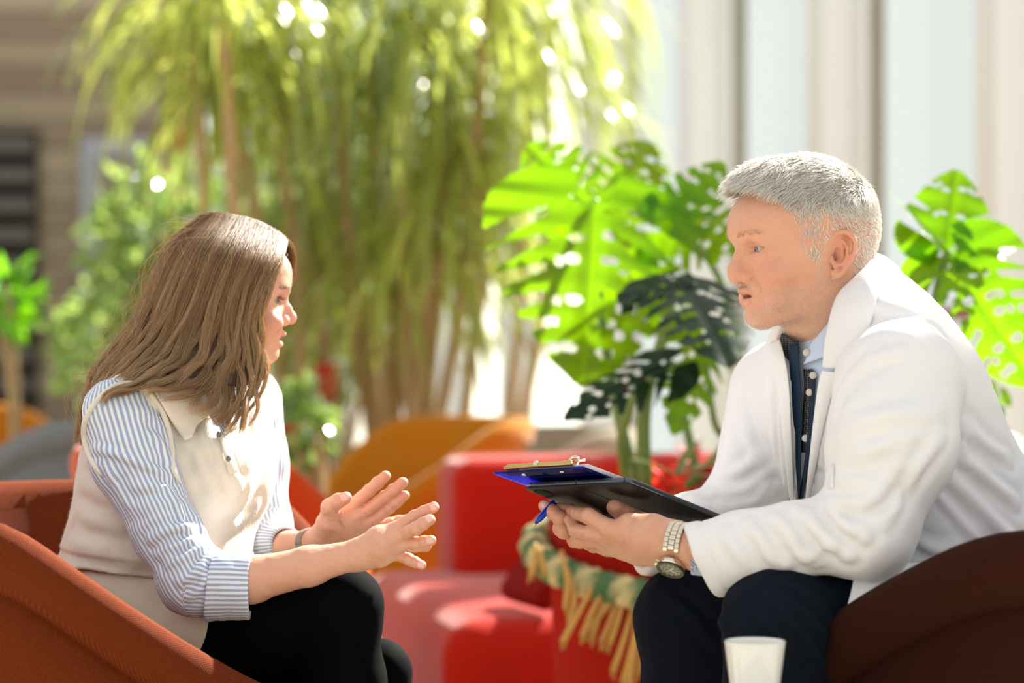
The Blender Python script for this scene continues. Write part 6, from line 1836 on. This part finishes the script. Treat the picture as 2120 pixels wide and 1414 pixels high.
AN = gsurf(GN); AF = gsurf(GF)
def hair_layer(A, n, m, seed, name, out_sign, depth=(-.012, .004), r=.00030, wave=.010):
    rg = np.random.default_rng(seed)
    ncl = 38
    S = rg.random(n); c = np.clip((S * ncl).astype(int), 0, ncl - 1)
    cc_ = (c + .5 + rg.normal(0, .0, n)) / ncl; ph = rg.uniform(0, 6.28, ncl)[c]; am = rg.uniform(.5, 1.3, ncl)[c]; dz = rg.uniform(-1, 1, ncl)[c]
    T = np.linspace(0, 1, m)[None, :] * np.where((S < .5) & (out_sign > 0), rg.uniform(.62, 1.0, n), rg.uniform(.82, 1.0, n))[:, None]
    pull = (.10 + .50 * T) * rg.uniform(.4, 1.0, n)[:, None]
    Sx = S[:, None] * (1 - pull) + cc_[:, None] * pull
    grow = np.clip((T - .18) / .6, 0, 1)
    Sx = Sx + wave * 1.9 * np.sin(T * 17 + ph[:, None]) * am[:, None] * grow + rg.normal(0, .006, n)[:, None] * T
    Sx = np.clip(Sx, 0.0, 1.0)
    P = hair_points(A, Sx, T)
    dp = rg.uniform(depth[0], depth[1], n)[:, None] + dz[:, None] * .007 * grow + .006 * np.cos(T * 17 + ph[:, None]) * am[:, None] * grow * 1.0
    P[..., 1] -= out_sign * dp * np.clip(T * 6, .25, 1)
    P[..., 0] += .0075 * np.sin(T * 15 + ph[:, None] * 1.7) * grow * am[:, None] * (.6 + .4 * out_sign)
    P[..., 2] += (.004 * np.sin(T * 23 + ph[:, None] * 2) * grow)
    P += rg.normal(0, .0010, (n, 1, 3)) + rg.normal(0, .0004, (n, m, 3))
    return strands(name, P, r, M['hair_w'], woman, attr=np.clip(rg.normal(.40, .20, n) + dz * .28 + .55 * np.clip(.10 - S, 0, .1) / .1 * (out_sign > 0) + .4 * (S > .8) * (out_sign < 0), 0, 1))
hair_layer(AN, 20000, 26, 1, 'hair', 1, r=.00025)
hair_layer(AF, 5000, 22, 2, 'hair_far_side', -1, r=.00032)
for A_, nm, sg in ((AN, 'hair_base', 1), (AF, 'hair_base_far', -1)):
    Gb = A_.copy() if sg == 1 else A_[:-1].copy(); Gb[..., 1] += sg * .012; Gb = Gb[:, :-2]
    solid_patch(nm, Gb, 60, 50, .008, M['hair_wb'], woman, fold=lambda u, v: .003 * np.sin(u * 130) * np.clip(v * 3, 0, 1))
# loose strands lit from behind
rg = np.random.default_rng(5); fl = []
for k in range(380):
    S = rg.choice([rg.uniform(.85, 1.0), rg.uniform(0, 1), rg.uniform(.0, .25)], p=[.5, .3, .2]); t0 = rg.uniform(0, .8)
    base = hair_points(AN, np.full(14, S), np.clip(np.linspace(t0, t0 + rg.uniform(.12, .3), 14), 0, 1))
    bow = np.sin(np.linspace(0, math.pi * rg.uniform(.7, 1.3), 14))[:, None] * np.array([rg.uniform(-1.0, -.2) if S > .5 else rg.uniform(-.5, .8), rg.uniform(-.4, .2), rg.uniform(0, .9)]) * rg.uniform(.006, .032)
    fl.append(base + bow + rg.normal(0, .0006, (14, 3)))
strands('loose_strands', np.array(fl), .00022, M['hair_w'], woman, attr=rg.uniform(.6, 1, len(fl)))
# ================================================================ HELD THINGS
tab_ = empty('tablet', (0, 0, 0)); tag(tab_, 'dark grey tablet in a folio cover held under the clipboard', 'tablet')
M['tab_back'] = cloth_material('charcoal_folio', (30, 29, 30), 0.45, 900, .15, .05, 30)
M['tab_edge'] = material('grey_aluminium', (92, 96, 106), 0.3, 1.0)
M['tab_edge2'] = material('slate_edge', (44, 52, 64), 0.4)
LU, LV = np.linalg.norm(TB - TA), np.linalg.norm(TC - TB)
def hput(name, vf, mat, parent, sharp=True, cap_=30):
    me = mk_mesh(name, vf[0], vf[1]); o = put(name, me, mat, parent)
    if sharp: auto_sharp(o, cap_)
    return o
hput('back_cover', slab(TA, TU, TV, TN, LU, LV, .0030, .014, .0012), M['tab_back'], tab_)
hput('tablet_body', slab(TA + TU * .002 + TV * .002 + TN * .0031, TU, TV, TN, LU - .004, LV - .004, .0062, .013, .0010), M['tab_edge'], tab_)
M['screen'] = material('dark_screen_glass', (10, 11, 14), 0.08)
hput('screen', slab(TA + TU * .006 + TV * .006 + TN * .0094, TU, TV, TN, LU - .012, LV - .012, .0006, .010, .0002), M['screen'], tab_)
mb = MB(); RT = np.stack([TU, TV, TN], 1)
for u0, n_ in ((.022, 11), (.098, 12)):
    mb = MB()
    for k in range(n_):
        mb.box(TA + TU * (u0 + k * .0030) + TV * .0019 + TN * .0062, (.0016, .0006, .0012), RT)
    mb.build('speaker_holes', M['black'], tab_, smooth=False)
mb = MB(); mb.box(TA + TU * .088 + TV * .0018 + TN * .0062, (.0012, .0008, .0066), RT); mb.build('antenna_band', M['tab_edge2'], tab_, smooth=False); mb = MB(); mb.box(TA + TU * (LU - .010) + TV * .004 + TN * .0062, (.001, .006, .006), RT); mb.build('antenna_band', M['tab_edge2'], tab_, smooth=False)
mb = MB(); mb.box(TA + TU * .090 + TV * LV * .5 - TN * .0001, (.0012, LV - .01, .0006), RT); mb.build('cover_crease', M['black'], tab_, smooth=False)
hput('camera_bump', slab(TA + TU * .008 + TV * .010 - TN * .0018, TU, TV, TN, .022, .026, .0020, .009, .0008), M['black'], tab_)

cb = empty('clipboard', (0, 0, 0)); tag(cb, 'translucent blue clipboard with a brass clip resting on the tablet', 'clipboard')
CO = 0.0135
C1, C2 = on_tab(1015, 994, -CO), on_tab(1206, 969, -CO)
CV = nrm(on_tab(1500, 1082, -CO) - C2); CU = C2 - C1; CU = nrm(CU - CV * (CU @ CV))
CW = .25
for _ in range(30):
    q_ = C2 - CU * CW; CW += ((q_[0] / q_[1] * FPX + 1060) - 1018) * q_[1] / FPX * .6 / max(abs(CU[0]), .3)
C1 = C2 - CU * CW
print('BOARD', CW, LU, LV, C1, C2)
M['blue_plex'] = material('blue_acrylic', (4, 10, 62), 0.08, trans=0.3)
def _bp():
    N, L, b = nodes(M['blue_plex']); b.inputs['IOR'].default_value = 1.3
    t = N.new('ShaderNodeBsdfTranslucent'); t.inputs['Color'].default_value = lin((80, 90, 255))
    x = N.new('ShaderNodeMixShader'); x.inputs[0].default_value = .28
    L.new(b.outputs[0], x.inputs[1]); L.new(t.outputs[0], x.inputs[2]); L.new(x.outputs[0], N['Material Output'].inputs['Surface'])
_bp()
hput('board', slab(C1, CU, CV, TN, CW, .300, .0028, .006, .0006), M['blue_plex'], cb)
M['paper'] = material('white_paper', (236, 238, 246), 0.8)
pp = MB()
for k in range(8):
    V2, F2 = slab(C1 + CU * (.040 + .0006 * k) + CV * (.006 + .0015 * (k % 3)) + TN * (.0030 + k * .0005), CU, CV, TN, CW - .041, .285, .0004, .0005, .0001)
    pp.add(V2, F2)
tag(auto_sharp(pp.build('paper_sheets', M['paper'])), 'white paper sheets clipped onto the blue clipboard', 'paper')
M['brass'] = material('brass', (196, 168, 108), 0.25, 1.0)
RC = np.stack([CU, CV, TN], 1)
mb = MB(); mb.rbox(C1 + CU * CW * .50 + CV * .010 + TN * .0075, (.115, .022, .0045), .002, RC, 3); mb.rbox(C1 + CU * CW * .50 + CV * .004 + TN * .0100, (.112, .006, .006), .0028, RC, 3)
auto_sharp(mb.build('clip_bar', M['brass'], cb))
mb = MB(); c = C1 + CU * (CW * .5 + .052) + CV * .012 + TN * .014
mb.tube([c + CU * .008 * math.cos(a) + TN * .006 * math.sin(a) for a in np.linspace(0, 2 * math.pi, 24)], .0014, 8)
mb.tube([c + CV * .0, c + CU * .014 + CV * .006 + TN * .002], .0016, 8); mb.build('spring_ring', M['steel'], cb)
mb = MB(); c = C1 + CU * CW * .48 + CV * .001 + TN * .0105
mb.tube([c, c - CV * .002], [.0042, .0036], 16)
for u_ in (.30, .72):
    auto_sharp(mb.build('rivet', M['steel'], cb)); mb = MB(); mb.tube([C1 + CU * CW * u_ + CV * .012 - TN * .0016, C1 + CU * CW * u_ + CV * .012 + TN * .001], [.0030, .0034], 14)
auto_sharp(mb.build('rivet', M['steel'], cb))

pn = empty('pen', tuple(P3(1125, 1065, 3.29))); tag(pn, 'blue ballpoint pen pointing down from the far hand of the man', 'pen')
a, b = P3(1148, 1040, 3.30), P3(1110, 1082, 3.285); d = nrm(b - a)
M['pen_blue'] = material('blue_plastic', (10, 60, 190), 0.25)
mb = MB(); mb.tube([a, a + (b - a) * .5, a + (b - a) * .8, b], [.0046, .0048, .0044, .0026], 16); mb.build('barrel', M['pen_blue'], pn)
mb = MB(); mb.tube([b, b + d * .004, b + d * .007], [.0024, .0014, .0005], 12); mb.build('metal_tip', M['steel'], pn)
